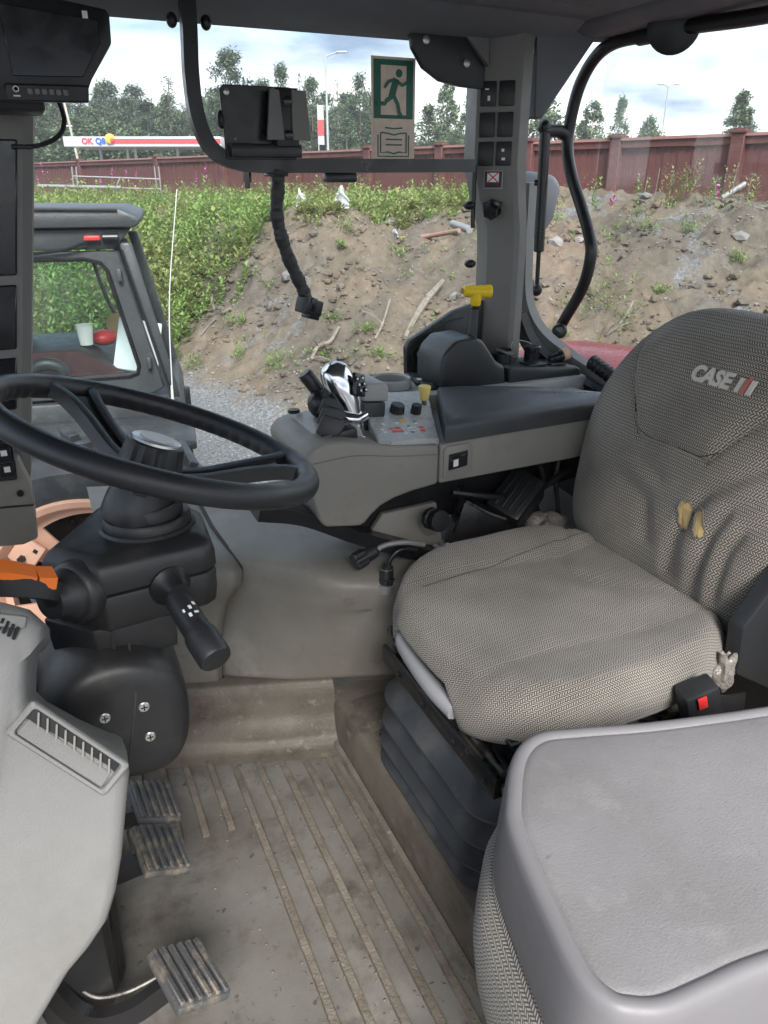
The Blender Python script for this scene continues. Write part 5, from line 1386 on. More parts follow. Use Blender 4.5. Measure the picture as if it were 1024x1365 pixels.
# left orange shuttle lever
lb0 = Vector((-.006, .975, .80)); ld = Vector((-.75, -.62, .16)).normalized()
b = B(); b.lathe([(.044, -.01), (.044, .004), (.040, .012), (.036, .014), (.034, .024), (.028, .030), (.024, .045)], lb0, ld, n=28); b.build('lever_boot', 'black_dusty', sc_)
lp = [lb0 + ld * .03, Vector((-.045, .944, .832)), Vector((-.085, .935, .852)), Vector((-.14, .930, .866))]
b = B(); b.tube(lp, 1, prof=[(.012, -.016), (.012, .016), (-.012, .018), (-.016, .010), (-.016, -.010), (-.012, -.018)], up=(0, .1, 1), k=6); lev_ = b.build('lever_arm', 'black_plastic', sc_)
op = [p + Vector((0, 0, .014)) for p in (Vector((-.030, .948, .826)), Vector((-.050, .942, .8335)), Vector((-.085, .935, .852)), Vector((-.14, .930, .866)))]
b = B(); b.tube(op[:2], 1, prof=[(.008, -.013), (.008, .013), (-.006, .018), (-.006, -.018)], up=(0, -.25, 1), smooth=False); b.build('lever_cap', 'orange', lev_)
b = B(); b.tube([op[1] + (op[2] - op[1]) * .06] + op[2:], 1, prof=[(.009, -.013), (.009, .013), (-.006, .018), (-.006, -.018)], up=(0, -.25, 1)); b.build('lever_cap', 'orange', lev_)

# ================================================================== DASHBOARD
db = T('dashboard_cowl', 'pale grey dashboard cowl with slatted air vent at lower left', 'dashboard', (-.2, .75, 0))
def dp(x, z, back=0.): return Vector((x, .72 + .35 * (z - .7) + back, z))
DP = [(-.55, .93), (-.13, .915), (-.079, .901), (-.058, .890), (-.044, .870), (-.046, .856), (-.060, .848), (-.068, .82), (-.072, .80), (-.063, .786), (-.03, .755), (.008, .716), (.016, .704), (.0155, .688), (.006, .65), (-.006, .602), (-.018, .568), (-.032, .540), (-.055, .518), (-.080, .500), (-.114, .463), (-.16, .41), (-.24, .33), (-.55, .28)]
DCEN = (-.30, .62)
def dring(k, back, sh=0): return [dp(x + (DCEN[0] - x) * k * (1 if x > -.5 else 0), z + (DCEN[1] - z) * k, back) - Vector((0, 0, back * .62 * sstep((z - .60) / .15))) for x, z in DP]
b = B(); b.loft([dring(.06, 0), dring(.03, .003), dring(.010, .010), dring(.0, .024), dring(-.004, .06), dring(.0, .13), dring(.02, .17)]); b.build('cowl', 'dash_grey', db, ang=45)
# vent frame, duct and louvre blades
va, vb, vc, vd = dp(-.088, .768, -.002), dp(-.074, .796, -.002), dp(.004, .710, -.002), dp(-.004, .682, -.002)
vn = (vc - vb).cross(va - vb).normalized()
if vn.y > 0: vn = -vn
vx = (vc - vb).normalized(); vy = (vb - va); vy = (vy - vx * vy.dot(vx)).normalized(); vo = (va + vb + vc + vd) / 4
def vring(hw, hh, lift, r_=.004):
    res = []
    for cx, cy, a0 in ((hw - r_, hh - r_, 0), (-hw + r_, hh - r_, 90), (-hw + r_, -hh + r_, 180), (hw - r_, -hh + r_, 270)):
        for i in range(5):
            an = R(a0 + 22.5 * i); res.append(vo + vx * (cx + r_ * math.cos(an)) + vy * (cy + r_ * math.sin(an)) + vn * lift)
    return res
b = B(); b.loft([vring(.064, .021, -.004), vring(.064, .021, .003), vring(.062, .0195, .0048), vring(.058, .0165, .0045), vring(.0565, .0155, .002), vring(.0565, .0155, -.004)], cap=False); vf = b.build('vent_frame', 'dash_grey', db, ang=40)
b = B(); b.loft([vring(.057, .016, -.003), vring(.050, .010, -.02)][::-1]); b.build('vent_duct', 'black_paint', vf)
b = B(); M_ = Matrix((vx, vy, vn)).transposed(); b.box(vo - vy * .006 + vn * .001, (.108, .018, .002), rot=M_ @ Euler((R(-22), 0, 0)).to_matrix(), bev=.0008, seg=1); b.build('vent_flap', 'dash_grey', vf)
for i in range(9):
    b = B(); b.box(vo + vx * (-.046 + i * .0115) + vy * .008 + vn * .001, (.002, .016, .006), rot=M_ @ Euler((0, 0, R(38))).to_matrix()); b.build('vent_blade', 'panel_grey', vf)
for i in range(6):
    b = B(); b.box(dp(-.060 + .004 * i - .03, .888 - .004 * i, .0), (.003, .012, .014), rot=(0, R(30), 0)); b.build('demister_rib', 'black_paint', db)
b = B(); b.box(dp(-.080, .882, -.001), (.045, .010, .014), rot=(R(-20), R(22), 0), bev=.003); b.build('demister_frame', 'dash_grey', db)
b = B(); b.box((-.11, 1.04, .34), (.12, .26, .56), bev=.03); b.build('cowl_core', 'black_dusty', db)
b = B(); b.prism([(-.80, -.03), (-.80, .80), (-.62, .80), (-.48, .60), (-.42, -.03)], 'y', -.1, 1.5, .02); b.build('firewall', 'black_dusty', db)

# ================================================================== PEDALS
def pedal(lb, c, wid, dep, rot, arm):
    p = T('foot_pedal', lb, 'pedal', (c[0], c[1], 0), 'foot pedals on the cab floor')
    M_ = Euler(rot).to_matrix(); c = Vector(c)
    b = B(); b.box(c, (wid, dep, .016), rot=M_, bev=.005); pd = b.build('pad', 'pedal_rubber', p)
    n = 6
    for i in range(n):
        x = -wid / 2 + wid * (i + .5) / n
        b = B(); b.box(c + M_ @ Vector((x, 0, .0105)), (wid / n * .62, dep * .96, .008), rot=M_, bev=.002, seg=1); b.build('tread_rib', 'pedal_rubber', pd)
    b = B(); b.tube(arm, 1, prof=[(-.020, -.009), (.020, -.009), (.020, .009), (-.020, .009)], up=(0, 0, 1), k=6); ar = b.build('pedal_arm', 'black_paint', p)
    return p
pedal('upper brake pedal with muddy ribbed pad beside the column foot', (.062, 1.265, .145), .088, .115, (0, R(24), R(4)), [(.03, 1.26, .13), (-.05, 1.26, .14), (-.16, 1.25, .22)])
pedal('middle brake pedal with muddy ribbed pad in front of the other brake pedal', (.052, 1.128, .152), .088, .118, (0, R(24), R(6)), [(.02, 1.13, .135), (-.06, 1.13, .14), (-.16, 1.15, .22)])
cp = pedal('clutch pedal with ribbed pad on a bent worn black arm nearest the camera', (.052, .862, .150), .092, .118, (0, R(24), R(14)), [(.03, .875, .13), (-.04, .872, .105), (-.095, .885, .105), (-.135, .91, .15), (-.17, .94, .28)])
b = B(); b.tube([(.01, .892, .134), (-.04, .893, .126), (-.085, .903, .128), (-.115, .922, .155)], .003, 6); b.build('worn_edge', 'steel_worn', cp)
b = B(); b.box((-.09, 1.17, .07), (.10, .34, .14), bev=.02)
o = b.build('pedal_bracket', 'black_dusty'); tag(o, 'black pedal bracket on the floor behind the cowl', 'bracket')

# ================================================================== ARMREST CONSOLE
ac = T('armrest_console', 'grey control armrest with black pad, keypad panel and chrome joystick', 'armrest console', (.8, 1.5, .6))
b = B(); b.prism([(.452, .785), (.470, .806), (.500, .815), (.545, .812), (.60, .800), (.660, .786), (.762, .776), (.762, .684), (.70, .677), (.655, .668), (.622, .655), (.600, .638), (.585, .622), (.572, .616), (.495, .628), (.484, .640), (.470, .69)], 'y', 1.38, 1.63, .009, 3); b.build('console_housing', 'panel_grey', ac)
b = B(); b.prism([(.7645, .776), (1.16, .790), (1.30, .795), (1.30, .70), (1.129, .690), (.7645, .684)], 'y', 1.381, 1.63, .006, 3); b.build('console_housing', 'panel_grey', ac)
# raised trim line along the housing
b = B(); b.tube([(.47, 1.379, .775), (.56, 1.379, .780), (.66, 1.379, .765), (.758, 1.379, .755)], .0012, 5); b.build('housing_crease', 'pillar_grey', ac)
# pad
PO = [(.772, 1.374), (.90, 1.374), (1.10, 1.374), (1.27, 1.376), (1.29, 1.39), (1.25, 1.43), (1.18, 1.49), (1.10, 1.54), (1.02, 1.58), (.95, 1.61), (.885, 1.625), (.828, 1.50)]
def pring(k, z, zz): return [(1.0 + (x - 1.0) * k[0], 1.50 + (y - 1.50) * k[1], z + zz * (y - 1.38) + (x - .77) * .012) for x, y in PO]
b = B(); b.loft([pring((1, 1), .780, .0), pring((1, 1), .808, .03), pring((.992, .985), .816, .05), pring((.975, .95), .820, .06), pring((.8, .7), .825, .06), pring((.3, .2), .827, .06)]); b._bev([f for f in b.bm.faces if False], 0, 1); b.build('arm_pad', 'pad_vinyl', ac, ang=35)
# keypad panel (slopes up to the far side)
def kp_(x, y, l=0.): return Vector((x, y, .793 + (y - 1.40) * .22 - (x - .66) * .08 + l))
def slab(pl, l0, l1, name, m_, bev=.002, parent=ac):
    n_ = len(pl); V = [kp_(x, y, l0) for x, y in pl] + [kp_(x, y, l1) for x, y in pl]
    F = [tuple(range(n_)), tuple(range(2 * n_ - 1, n_ - 1, -1))] + [(i, (i + 1) % n_, n_ + (i + 1) % n_, n_ + i) for i in range(n_)]
    b = B(); b.poly(V, F, bev, 1); return b.build(name, m_, parent)
kpd = slab([(.622, 1.392), (.768, 1.392), (.838, 1.575), (.66, 1.575)], -.05, .004, 'keypad_panel', 'keypad_grey', .003)
slab([(.69, 1.578), (.84, 1.578), (.86, 1.635), (.70, 1.635)], -.05, -.002, 'keypad_panel', 'keypad_grey', .003)
rk = random.Random(4)
def mark(x, y, w, h, m_):
    q = [(x - w / 2, y - h / 2), (x + w / 2, y - h / 2), (x + w / 2, y + h / 2), (x - w / 2, y + h / 2)]
    slab(q, .0042, .0050, 'key_mark', m_, 0, kpd)
for (x, y, w, h, m_) in [(.680, 1.432, .013, .008, 'red_print'), (.694, 1.432, .010, .008, 'red_print'), (.676, 1.445, .010, .006, 'red_print'), (.692, 1.446, .013, .008, 'red_print'), (.747, 1.430, .012, .009, 'red_print'), (.750, 1.444, .010, .007, 'red_print'),
                         (.716, 1.475, .012, .008, 'amber_print'), (.727, 1.478, .008, .008, 'amber_print'), (.655, 1.430, .010, .004, 'white_print'), (.653, 1.442, .010, .004, 'white_print'), (.725, 1.432, .014, .002, 'white_print'), (.725, 1.445, .016, .002, 'white_print'),
                         (.712, 1.438, .002, .016, 'white_print'), (.735, 1.438, .002, .016, 'white_print'), (.700, 1.468, .010, .004, 'white_print'), (.745, 1.462, .010, .004, 'white_print'), (.745, 1.470, .006, .003, 'green_print'), (.719, 1.425, .008, .004, 'green_print'), (.722, 1.452, .006, .004, 'green_print'), (.665, 1.465, .008, .008, 'white_print'), (.70, 1.42, .008, .003, 'white_print')]:
    mark(x, y, w, h, m_)
mark(.645, 1.383, .006, .004, 'red_print')
def knob(x, y, r_, h_, name='knob', n=18, m_='black_plastic'):
    o = kp_(x, y); ax = Vector((.08, -.22, 1)).normalized(); b = B(); rings = []
    u = ax.orthogonal().normalized(); v = ax.cross(u); N2 = n * 2
    for rr, hh in ((r_, 0), (r_, h_ * .2), (r_ * .92, h_ * .9), (r_ * .8, h_)):
        rings.append([o + ax * hh + (u * math.cos(2 * math.pi * i / N2) + v * math.sin(2 * math.pi * i / N2)) * (rr - (.0012 if i % 2 else 0)) for i in range(N2)])
    b.loft(rings); return b.build(name, m_, ac, ang=20)
knob(.724, 1.520, .0175, .024); knob(.768, 1.512, .0125, .026)
o = kp_(.812, 1.552) ; b = B(); b.lathe([(.006, -.02), (.006, .016)], o, (0, 0, 1), n=12); b.build('lever_stem', 'steel_worn', ac)
b = B(); b.lathe([(.008, .014), (.0105, .018), (.012, .030), (.015, .044), (.0145, .048), (.010, .0495)], o, (0, 0, 1), n=20); b.build('throttle_knob', 'yellow_pale', ac)
# tall wedge beside the joystick
b = B(); b.prism([(.632, .78), (.634, .856), (.690, .850), (.684, .78)], 'y', 1.50, 1.60, .006); b.build('joystick_wedge', 'black_soft', ac)
b = B(); b.prism([(.630, .858), (.632, .890), (.642, .898), (.686, .894), (.694, .884), (.692, .852)], 'y', 1.495, 1.604, .007, 3); b.build('wedge_cap', 'light_grey', ac)
# nose of the console
b = B(); b.prism([(.462, .76), (.474, .795), (.512, .826), (.60, .826), (.62, .78), (.60, .70), (.50, .68)], 'y', 1.44, 1.60, .014, 3); b.build('nose_cover', 'light_grey', ac)
b = B(); b.cyl((.50, 1.585, .826), (.50, 1.585, .834), .014, n=18, ch=.002); b.build('nose_button', 'black_plastic', ac)
# hydraulic sliders
for i in range(4):
    c = Vector((.532 + i * .012, 1.432 + i * .026, .836 + i * .013))
    b = B(); b.prism([(-.022, -.030), (-.026, .004), (-.020, .012), (.018, .020), (.026, .012), (.024, -.030)], 'y', -.0085, .0085, .0025)
    b.bm.transform(Matrix.Translation(c) @ Euler((R(-12), R(30), R(-20))).to_matrix().to_4x4()); b.build('slider', 'black_soft', ac)
b = B(); b.prism([(.50, .79), (.505, .818), (.585, .826), (.59, .79)], 'y', 1.42, 1.55, .004); b.build('slider_slot', 'black_paint', ac)
# chrome joystick
jp = [Vector((.602, 1.470, .762)), Vector((.603, 1.474, .80)), Vector((.600, 1.480, .835)), Vector((.592, 1.488, .872)), Vector((.578, 1.498, .905)), Vector((.568, 1.505, .935)), Vector((.565, 1.508, .948))]
jr = [(.024, .022), (.020, .019), (.021, .020), (.028, .025), (.034, .030), (.029, .026), (.012, .011)]
cj = catmull(jp, 6); jc = catmull([(q[0], q[1], 0) for q in jr], 6); rings = []
for i, p in enumerate(cj):
    q = i / (len(cj) - 1) * (len(jr) - 1); j = min(int(q), len(jr) - 2); t = q - j; t = t * t * (3 - 2 * t) if j > 1 else t
    rx, ry = jc[i].x, jc[i].y
    rings.append([p + Vector((math.cos(a) * rx, math.sin(a) * ry, math.cos(a) * rx * .25)) for a in [k * 2 * math.pi / 28 for k in range(28)]])
b = B(); b.loft(rings); js = b.build('joystick_grip', 'chrome', ac, ang=60)
b = B(); b.box((.610, 1.468, .905), (.034, .010, .050), rot=(R(-18), R(18), R(24)), bev=.004); jf = b.build('button_face', 'black_gloss', js)
for i in range(3):
    for j in range(2):
        b = B(); b.box(Vector((.604 + .013 * j + .004 * i, 1.461 + .003 * j, .920 - .013 * i)), (.010, .005, .010), rot=(R(-18), R(18), R(24)), bev=.002, seg=1); b.build('joystick_button', 'black_plastic', jf)
        b = B(); b.box(Vector((.6035 + .013 * j + .004 * i, 1.4578 + .003 * j, .9205 - .013 * i)), (.0045, .001, .0045), rot=(R(-18), R(18), R(24))); b.build('button_icon', 'white_print', jf)
b = B(); b.tube([(.560, 1.49, .855), (.578, 1.468, .838), (.603, 1.460, .832), (.625, 1.468, .836)], [.010, .013, .010], 12); b.build('thumb_rest', 'chrome', js)
b = B(); b.prism([(.586, .765), (.590, .800), (.612, .800), (.618, .765)], 'y', 1.436, 1.450, .003); b.build('joystick_plate', 'chrome', js)
# black lever behind the joystick
b = B(); b.lathe([(.010, 0), (.013, .01), (.016, .02), (.0165, .062), (.014, .067)], (.555, 1.545, .866), (-.55, .12, .82), n=22); b.build('black_lever', 'black_soft', ac)
b = B(); b.ell((.545, 1.53, .855), .03, .03, .032); b.build('lever_bellow', 'black_paint', ac)
# rocker switch on the side
b = B(); b.prism([(.772, .700), (.772, .762), (.780, .770), (.836, .772), (.845, .764), (.845, .704), (.838, .697), (.780, .693)], 'y', 1.3765, 1.39, .002, 2); rs1 = b.build('switch_surround', 'panel_grey', ac)
b = B(); b.prism([(.784, .714), (.784, .751), (.832, .756), (.832, .719)], 'y', 1.3735, 1.39, .002, 1); b.build('switch_well', 'black_paint', rs1)
b = B(); b.prism([(.788, .719), (.788, .745), (.830, .750), (.830, .724)], 'y', 1.3705, 1.385, .002, 1); b.build('rocker', 'black_gloss', rs1)
b = B(); b.prism([(.793, .723), (.793, .739), (.805, .7405), (.805, .7245)], 'y', 1.3698, 1.38); b.build('rocker_mark', 'white_print', rs1)
# structure under the console
b = B(); b.tube([(.36, 1.44, .672), (.46, 1.44, .642), (.60, 1.44, .565), (.80, 1.44, .475), (.92, 1.44, .43)], 1, prof=[(-.017, -.03), (.014, -.03), (.014, .03), (-.017, .03)], up=(0, 0, 1), k=5); b.build('support_beam', 'black_paint', ac)
b = B(); b.prism([(.46, .64), (.485, .615), (.575, .605), (.60, .628), (.66, .660), (.77, .676), (1.30, .69), (1.30, .60), (.80, .55), (.62, .53), (.50, .60)], 'y', 1.475, 1.60, .003, 1); b.build('under_tray', 'black_paint', ac)
b = B(); b.prism([(.62, .545), (.66, .60), (.80, .605), (.82, .50), (.70, .47)], 'y', 1.455, 1.474, .004); b.build('inner_panel', 'panel_grey', ac)

# clutter under the armrest
b = B(); b.poly([(.800, 1.40, .475), (.845, 1.40, .62), (.985, 1.38, .545), (.93, 1.38, .46), (.82, 1.46, .475), (.865, 1.47, .62), (1.0, 1.46, .55), (.95, 1.46, .46)], [(0, 1, 2, 3), (7, 6, 5, 4), (0, 4, 5, 1), (1, 5, 6, 2), (2, 6, 7, 3), (3, 7, 4, 0)], .004, 2)
o = T('folded_panel', 'black folded sheet metal bracket below the armrest switch', 'bracket', (.88, 1.42, .46)); b.build('sheet', 'black_paint', o)
b = B(); b.tube([(.846, 1.396, .622), (.905, 1.386, .585), (.985, 1.378, .548)], .003, 6); b.build('worn_edge', 'steel_worn', o)
o = T('control_box', 'ribbed black plastic control box tucked under the armrest by the backrest', 'control box', (1.0, 1.42, .52))
M_ = Euler((R(20), R(-32), R(20))).to_matrix()
b = B(); b.box((1.0, 1.42, .59), (.13, .09, .075), rot=M_, bev=.008); cb = b.build('case', 'black_plastic', o)
for i in range(4):
    b = B(); b.box(Vector((1.0, 1.42, .59)) + M_ @ Vector((0, -.03 + i * .018, .039)), (.11, .006, .006), rot=M_, bev=.002, seg=1); b.build('case_rib', 'black_soft', cb)
o = T('hydraulic_fitting', 'dark threaded hydraulic fitting with bright bolts left of the folded bracket', 'fitting', (.775, 1.40, .55))
b = B(); b.lathe([(.018, 0), (.027, .004), (.027, .018), (.022, .020), (.022, .030), (.027, .032), (.025, .045), (.015, .046)], (.765, 1.42, .585), (.1, -1, .2), n=10); b.build('nut', 'steel_dark', o)
for x, z, r_ in ((.775, .535, .008), (.792, .520, .012), (.765, .518, .007)):
    b = B(); b.lathe([(r_, 0), (r_, .006), (r_ * .6, .010)], (x, 1.385, z), (0, -1, .2), n=6); b.build('bolt', 'screw', o)
def cable(name, lb, pts, r_, m_='black_paint', n=8):
    b = B(); b.tube(pts, r_, n, 8); o = b.build(name, m_); tag(o, lb, 'cable'); return o
cable('cable', 'thick black cable looping down behind the folded bracket', [(1.06, 1.45, .70), (1.09, 1.44, .63), (1.08, 1.45, .55), (1.12, 1.42, .47)], .010)
cable('cable', 'black cable running along the underside of the armrest', [(.82, 1.42, .64), (.93, 1.41, .615), (1.06, 1.43, .60), (1.16, 1.43, .64)], .009)
cable('cable', 'thin dusty cable hanging beside the backrest', [(1.15, 1.45, .70), (1.13, 1.44, .62), (1.14, 1.43, .53), (1.13, 1.42, .47)], .006, 'black_dusty')
b = B(); b.prism([(1.05, .50), (1.06, .66), (1.10, .66), (1.09, .50)], 'y', 1.50, 1.52, .002); o = b.build('seat_mount_plate', 'light_grey'); tag(o, 'pale grey mounting plate seen below the armrest rear', 'plate')
# hanging connectors
def plug(name, lb, p0, ax, tail, m_tail='pipe_grey'):
    o = T(name, lb, 'connector', p0, 'loose connectors hanging by the seat')
    b = B(); b.tube(tail, .0065, 10, 8); b.build('sleeve', m_tail, o)
    ax = Vector(ax).normalized(); p0 = Vector(p0); b = B(); u = ax.orthogonal().normalized(); v = ax.cross(u); rings = []
    for r_, h_ in ((.009, -.012), (.015, -.006), (.017, .02), (.0205, .022), (.021, .046), (.019, .050), (.010, .0505)):
        rings.append([p0 + ax * h_ + (u * math.cos(2 * math.pi * i / 32) + v * math.sin(2 * math.pi * i / 32)) * (r_ - (.0018 if i % 4 < 2 and h_ > .021 else 0)) for i in range(32)])
    b.loft(rings); b.build('shell', 'black_soft', o, ang=25); return o
plug('cable_plug', 'round black cable plug with grey sleeve lying on the wheel arch cover', (.612, 1.405, .535), (-.95, -.15, -.25), [(.614, 1.405, .536), (.645, 1.405, .546), (.69, 1.40, .546), (.74, 1.40, .53)])
o = plug('cable_socket', 'black cable socket with grey ring hanging in front of the cushion', (.645, 1.40, .487), (-.1, -.1, -1), [(.646, 1.40, .487), (.655, 1.402, .51), (.68, 1.402, .528), (.72, 1.40, .52)], 'black_paint')
b = B(); b.lathe([(.0215, .034), (.0245, .035), (.0245, .054), (.021, .055)], (.645, 1.40, .487), (-.1, -.1, -1), n=28); b.build('lock_ring', 'pipe_grey', o)
b = B(); b.lathe([(.016, 0), (.016, .002), (.012, .003)], (.645, 1.40, .489), (0, 0, 1), n=20); b.build('pin_face', 'screw', o)
b = B(); b.box((.622, 1.40, .446), (.012, .012, .016), bev=.003); b.build('latch', 'pipe_grey', o)

# ================================================================== SIDE CONSOLE BY THE WINDOW
sd2 = T('side_console', 'right side console with black lever quadrant, yellow hand throttle and sockets', 'side console', (1.0, 1.75, .7))
b = B(); b.prism([(.755, 1.635), (.745, 1.72), (.77, 1.80), (.84, 1.855), (1.15, 1.855), (1.36, 1.80), (1.37, 1.645), (1.20, 1.64)], 'z', .62, .815, .012, 2); b.build('console_base', 'light_grey', sd2)
# cup holder
b = B(); b.lathe([(.050, 0), (.053, .002), (.053, .022), (.049, .026), (.044, .022), (.040, -.03), (.01, -.032)], (.815, 1.745, .815), (0, 0, 1), n=32, cap=False); b.build('cup_holder', 'light_grey', sd2)
b = B(); b.lathe([(.037, 0), (.037, .002)], (.815, 1.745, .8165), (0, 0, 1), n=28); b.build('cup_holder_floor', 'black_dusty', sd2)
M_ = Euler((R(8), 0, R(-8))).to_matrix()
for i, (x, y) in enumerate([(.905, 1.800), (.950, 1.790), (.900, 1.745), (.945, 1.735), (.895, 1.690), (.868, 1.812)]):
    w = .034 if i < 5 else .022
    b = B(); b.box((x, y, .821), (w, .040, .012), rot=M_, bev=.004); ks = b.build('key_switch', 'black_soft', sd2)
    if i == 2:
        b = B(); b.box((x - .004, y, .8278), (.012, .012, .001), rot=M_); b.build('key_icon', 'white_print', ks)
# black quadrant hump
b = B(); b.prism([(.915, .80), (.915, .885), (.925, .910), (.955, .936), (1.018, .940), (1.036, .930), (1.080, .872), (1.105, .860), (1.115, .80)], 'y', 1.66, 1.80, .010, 3); b.build('lever_quadrant', 'black_soft', sd2)
b = B(); b.prism([(1.117, .80), (1.117, .855), (1.34, .838), (1.352, .828), (1.355, .80)], 'y', 1.655, 1.83, .008, 3); dk = b.build('socket_deck', 'black_soft', sd2)
b = B(); b.tube([(1.005, 1.73, .930), (1.05, 1.73, .925), (1.09, 1.73, .880)], 1, prof=[(-.002, -.006), (.002, -.006), (.002, .006), (-.002, .006)], up=(0, 0, 1)); b.build('lever_gate', 'black_gloss', sd2)
b = B(); b.tube([(1.040, 1.73, .90), (1.043, 1.73, .95), (1.048, 1.73, 1.005)], [.015, .0125, .010], 14); b.build('throttle_lever', 'black_soft', sd2)
b = B(); b.lathe([(.013, 0), (.0135, .004), (.011, .006), (.0115, .012)], (1.048, 1.73, 1.0), (0, 0, 1), n=20); b.build('lever_ring', 'black_gloss', sd2)
b = B(); b.lathe([(.011, 0), (.0135, .004), (.0155, .022), (.016, .030)], (1.048, 1.73, 1.008), (0, 0, 1), n=20); gp_ = b.build('throttle_grip', 'yellow', sd2)
b = B(); b.lathe([(.008, -.034), (.013, -.032), (.0155, -.02), (.0145, 0), (.0155, .022), (.0175, .034), (.0165, .040), (.009, .041)], (1.048, 1.73, 1.044), (1, -.25, -.04), n=24); b.build('grip_bar', 'yellow', gp_)
b = B(); b.lathe([(.0065, 0), (.0065, .006), (.004, .007)], (1.0155, 1.738, 1.046), (-1, .25, .04), n=14); b.build('grip_button', 'cork', gp_)
# sockets
def socket(x, y, r_, h_, m_, name):
    b = B(); b.lathe([(r_ * 1.25, 0), (r_ * 1.25, .004), (r_, .005), (r_, h_ * .7), (r_ * 1.12, h_ * .72), (r_ * 1.12, h_ * .95), (r_ * .9, h_), (r_ * .6, h_ * .97)], (x, y, .848), (0, 0, 1), n=24); return b.build(name, m_, dk)
socket(1.145, 1.74, .025, .030, 'black_plastic', 'power_socket'); socket(1.225, 1.715, .021, .046, 'black_gloss', 'signal_socket')
b = B(); b.lathe([(.027, .030), (.027, .034), (.018, .036)], (1.145, 1.74, .848), (.3, -.1, 1), n=24); cpp = b.build('socket_cap', 'steel_worn', dk)
for i in range(3):
    b = B(); b.box((1.140 + i * .008, 1.736, .886), (.003, .030, .008), rot=(0, .3, .3)); b.build('cap_rib', 'black_gloss', cpp)
b = B(); b.box((1.215, 1.69, .851), (.06, .05, .006), bev=.002); b.build('socket_flange', 'black_plastic', dk)
b = B(); b.tube([(1.168, 1.74, .87), (1.18, 1.74, .905), (1.205, 1.73, .905), (1.225, 1.72, .898)], .0018, 6); b.build('cap_tether', 'pipe_grey', dk)
b = B(); b.lathe([(.012, 0), (.014, .006), (.013, .028), (.016, .030), (.016, .038)], (1.275, 1.70, .853), (.75, -.15, .25), n=18); cs2 = b.build('side_connector', 'black_gloss', dk)
b = B(); b.lathe([(.014, .038), (.0165, .040), (.0165, .056), (.012, .058)], (1.275, 1.70, .853), (.75, -.15, .25), n=14); b.build('copper_collar', 'salmon', cs2)
b = B(); b.box((1.285, 1.685, .846), (.05, .03, .006), bev=.002); b.build('socket_flange', 'black_plastic', dk)

# ================================================================== THINGS AT THE WINDOWS
mr = T('monitor_bar', 'black bent steel bar carrying a mounting bracket across the side window', 'bar', (.6, 1.75, 1.3))
b = B(); b.tube([(.378, 1.755, 1.66), (.376, 1.755, 1.58), (.372, 1.755, 1.50), (.376, 1.755, 1.43), (.395, 1.755, 1.375), (.432, 1.755, 1.345), (.49, 1.755, 1.334), (.60, 1.755, 1.334), (.85, 1.757, 1.336), (1.06, 1.80, 1.338)], 1, prof=[(-.0145, -.0145), (.0145, -.0145), (.0145, .0145), (-.0145, .0145)], up=(0, 1, 0), k=7); b.build('bent_bar', 'black_paint', mr)
for x in (.345, .412):
    b = B(); b.ell((x, 1.76, 1.592), .011, .012, .014); b.build('bar_clip', 'black_plastic', mr)
b = B(); b.frame_prism([(.428, 1.345), (.424, 1.475), (.432, 1.484), (.575, 1.484), (.583, 1.476), (.583, 1.345)], (0, 1.738, 0), (1, 0, 0), (0, 0, 1), (0, 1, 0), 0, .006, .0015, 1); br = b.build('bracket_plate', 'black_paint', mr)
b = B(); b.box((.512, 1.732, 1.362), (.155, .03, .026), bev=.003); b.build('bracket_foot', 'black_paint', br)
for x0, x1, k in ((.512, .548, 0), (.568, .606, 1)):
    b = B(); b.poly([(x0 - .004, 1.70, 1.382), (x1 - .002, 1.70, 1.382), (x1 - .008, 1.705, 1.475), (x0 + .008 - .01 * k, 1.705, 1.477), (x0 - .004, 1.708, 1.382), (x1 - .002, 1.708, 1.382), (x1 - .008, 1.713, 1.475), (x0 + .008 - .01 * k, 1.713, 1.477)], [(0, 1, 2, 3), (7, 6, 5, 4), (0, 4, 5, 1), (1, 5, 6, 2), (2, 6, 7, 3), (3, 7, 4, 0)], .001, 1); b.build('clamp_wing', 'pillar_grey', br)
b = B(); b.box((.556, 1.722, 1.425), (.05, .03, .11), bev=.003); b.build('clamp_body', 'black_plastic', br)
for z in (1.455, 1.392):
    b = B(); b.lathe([(.010, 0), (.010, .006), (.007, .007)], (.556, 1.706, z), (0, -1, 0), n=6); b.build('bolt', 'black_gloss', br)
b = B(); b.lathe([(.0065, 0), (.006, .003), (.003, .004)], (.437, 1.738, 1.470), (0, -1, 0), n=12); b.build('bolt', 'screw', br)
b = B(); b.lathe([(.0045, 0), (.004, .002)], (.449, 1.738, 1.384), (0, -1, 0), n=10); b.build('bolt_hole', 'black_gloss', br)
b = B(); b.ell((.424, 1.745, 1.42), .008, .01, .018); b.build('bracket_catch', 'black_plastic', br)
b = B(); b.cyl((.474, 1.755, 1.321), (.474, 1.755, 1.300), .009, n=6); b.cyl((.474, 1.755, 1.302), (.474, 1.755, 1.288), .006, n=8); b.build('bolt', 'black_gloss', mr)
b = B(); b.box((.69, 1.755, 1.310), (.075, .03, .020), bev=.005); b.build('bar_stop', 'black_paint', mr)
b = B(); b.box((.54, 1.755, 1.316), (.045, .035, .008), bev=.002); b.build('bar_stop', 'black_paint', mr)
hc_ = T('hanging_cable', 'black sleeved cable with square plug hanging from the black bar', 'cable', (.545, 1.75, 1.05))
cpts = catmull([(.542, 1.75, 1.325), (.540, 1.748, 1.29), (.533, 1.745, 1.24), (.541, 1.745, 1.19), (.556, 1.743, 1.14), (.575, 1.74, 1.095), (.589, 1.738, 1.062)], 12)
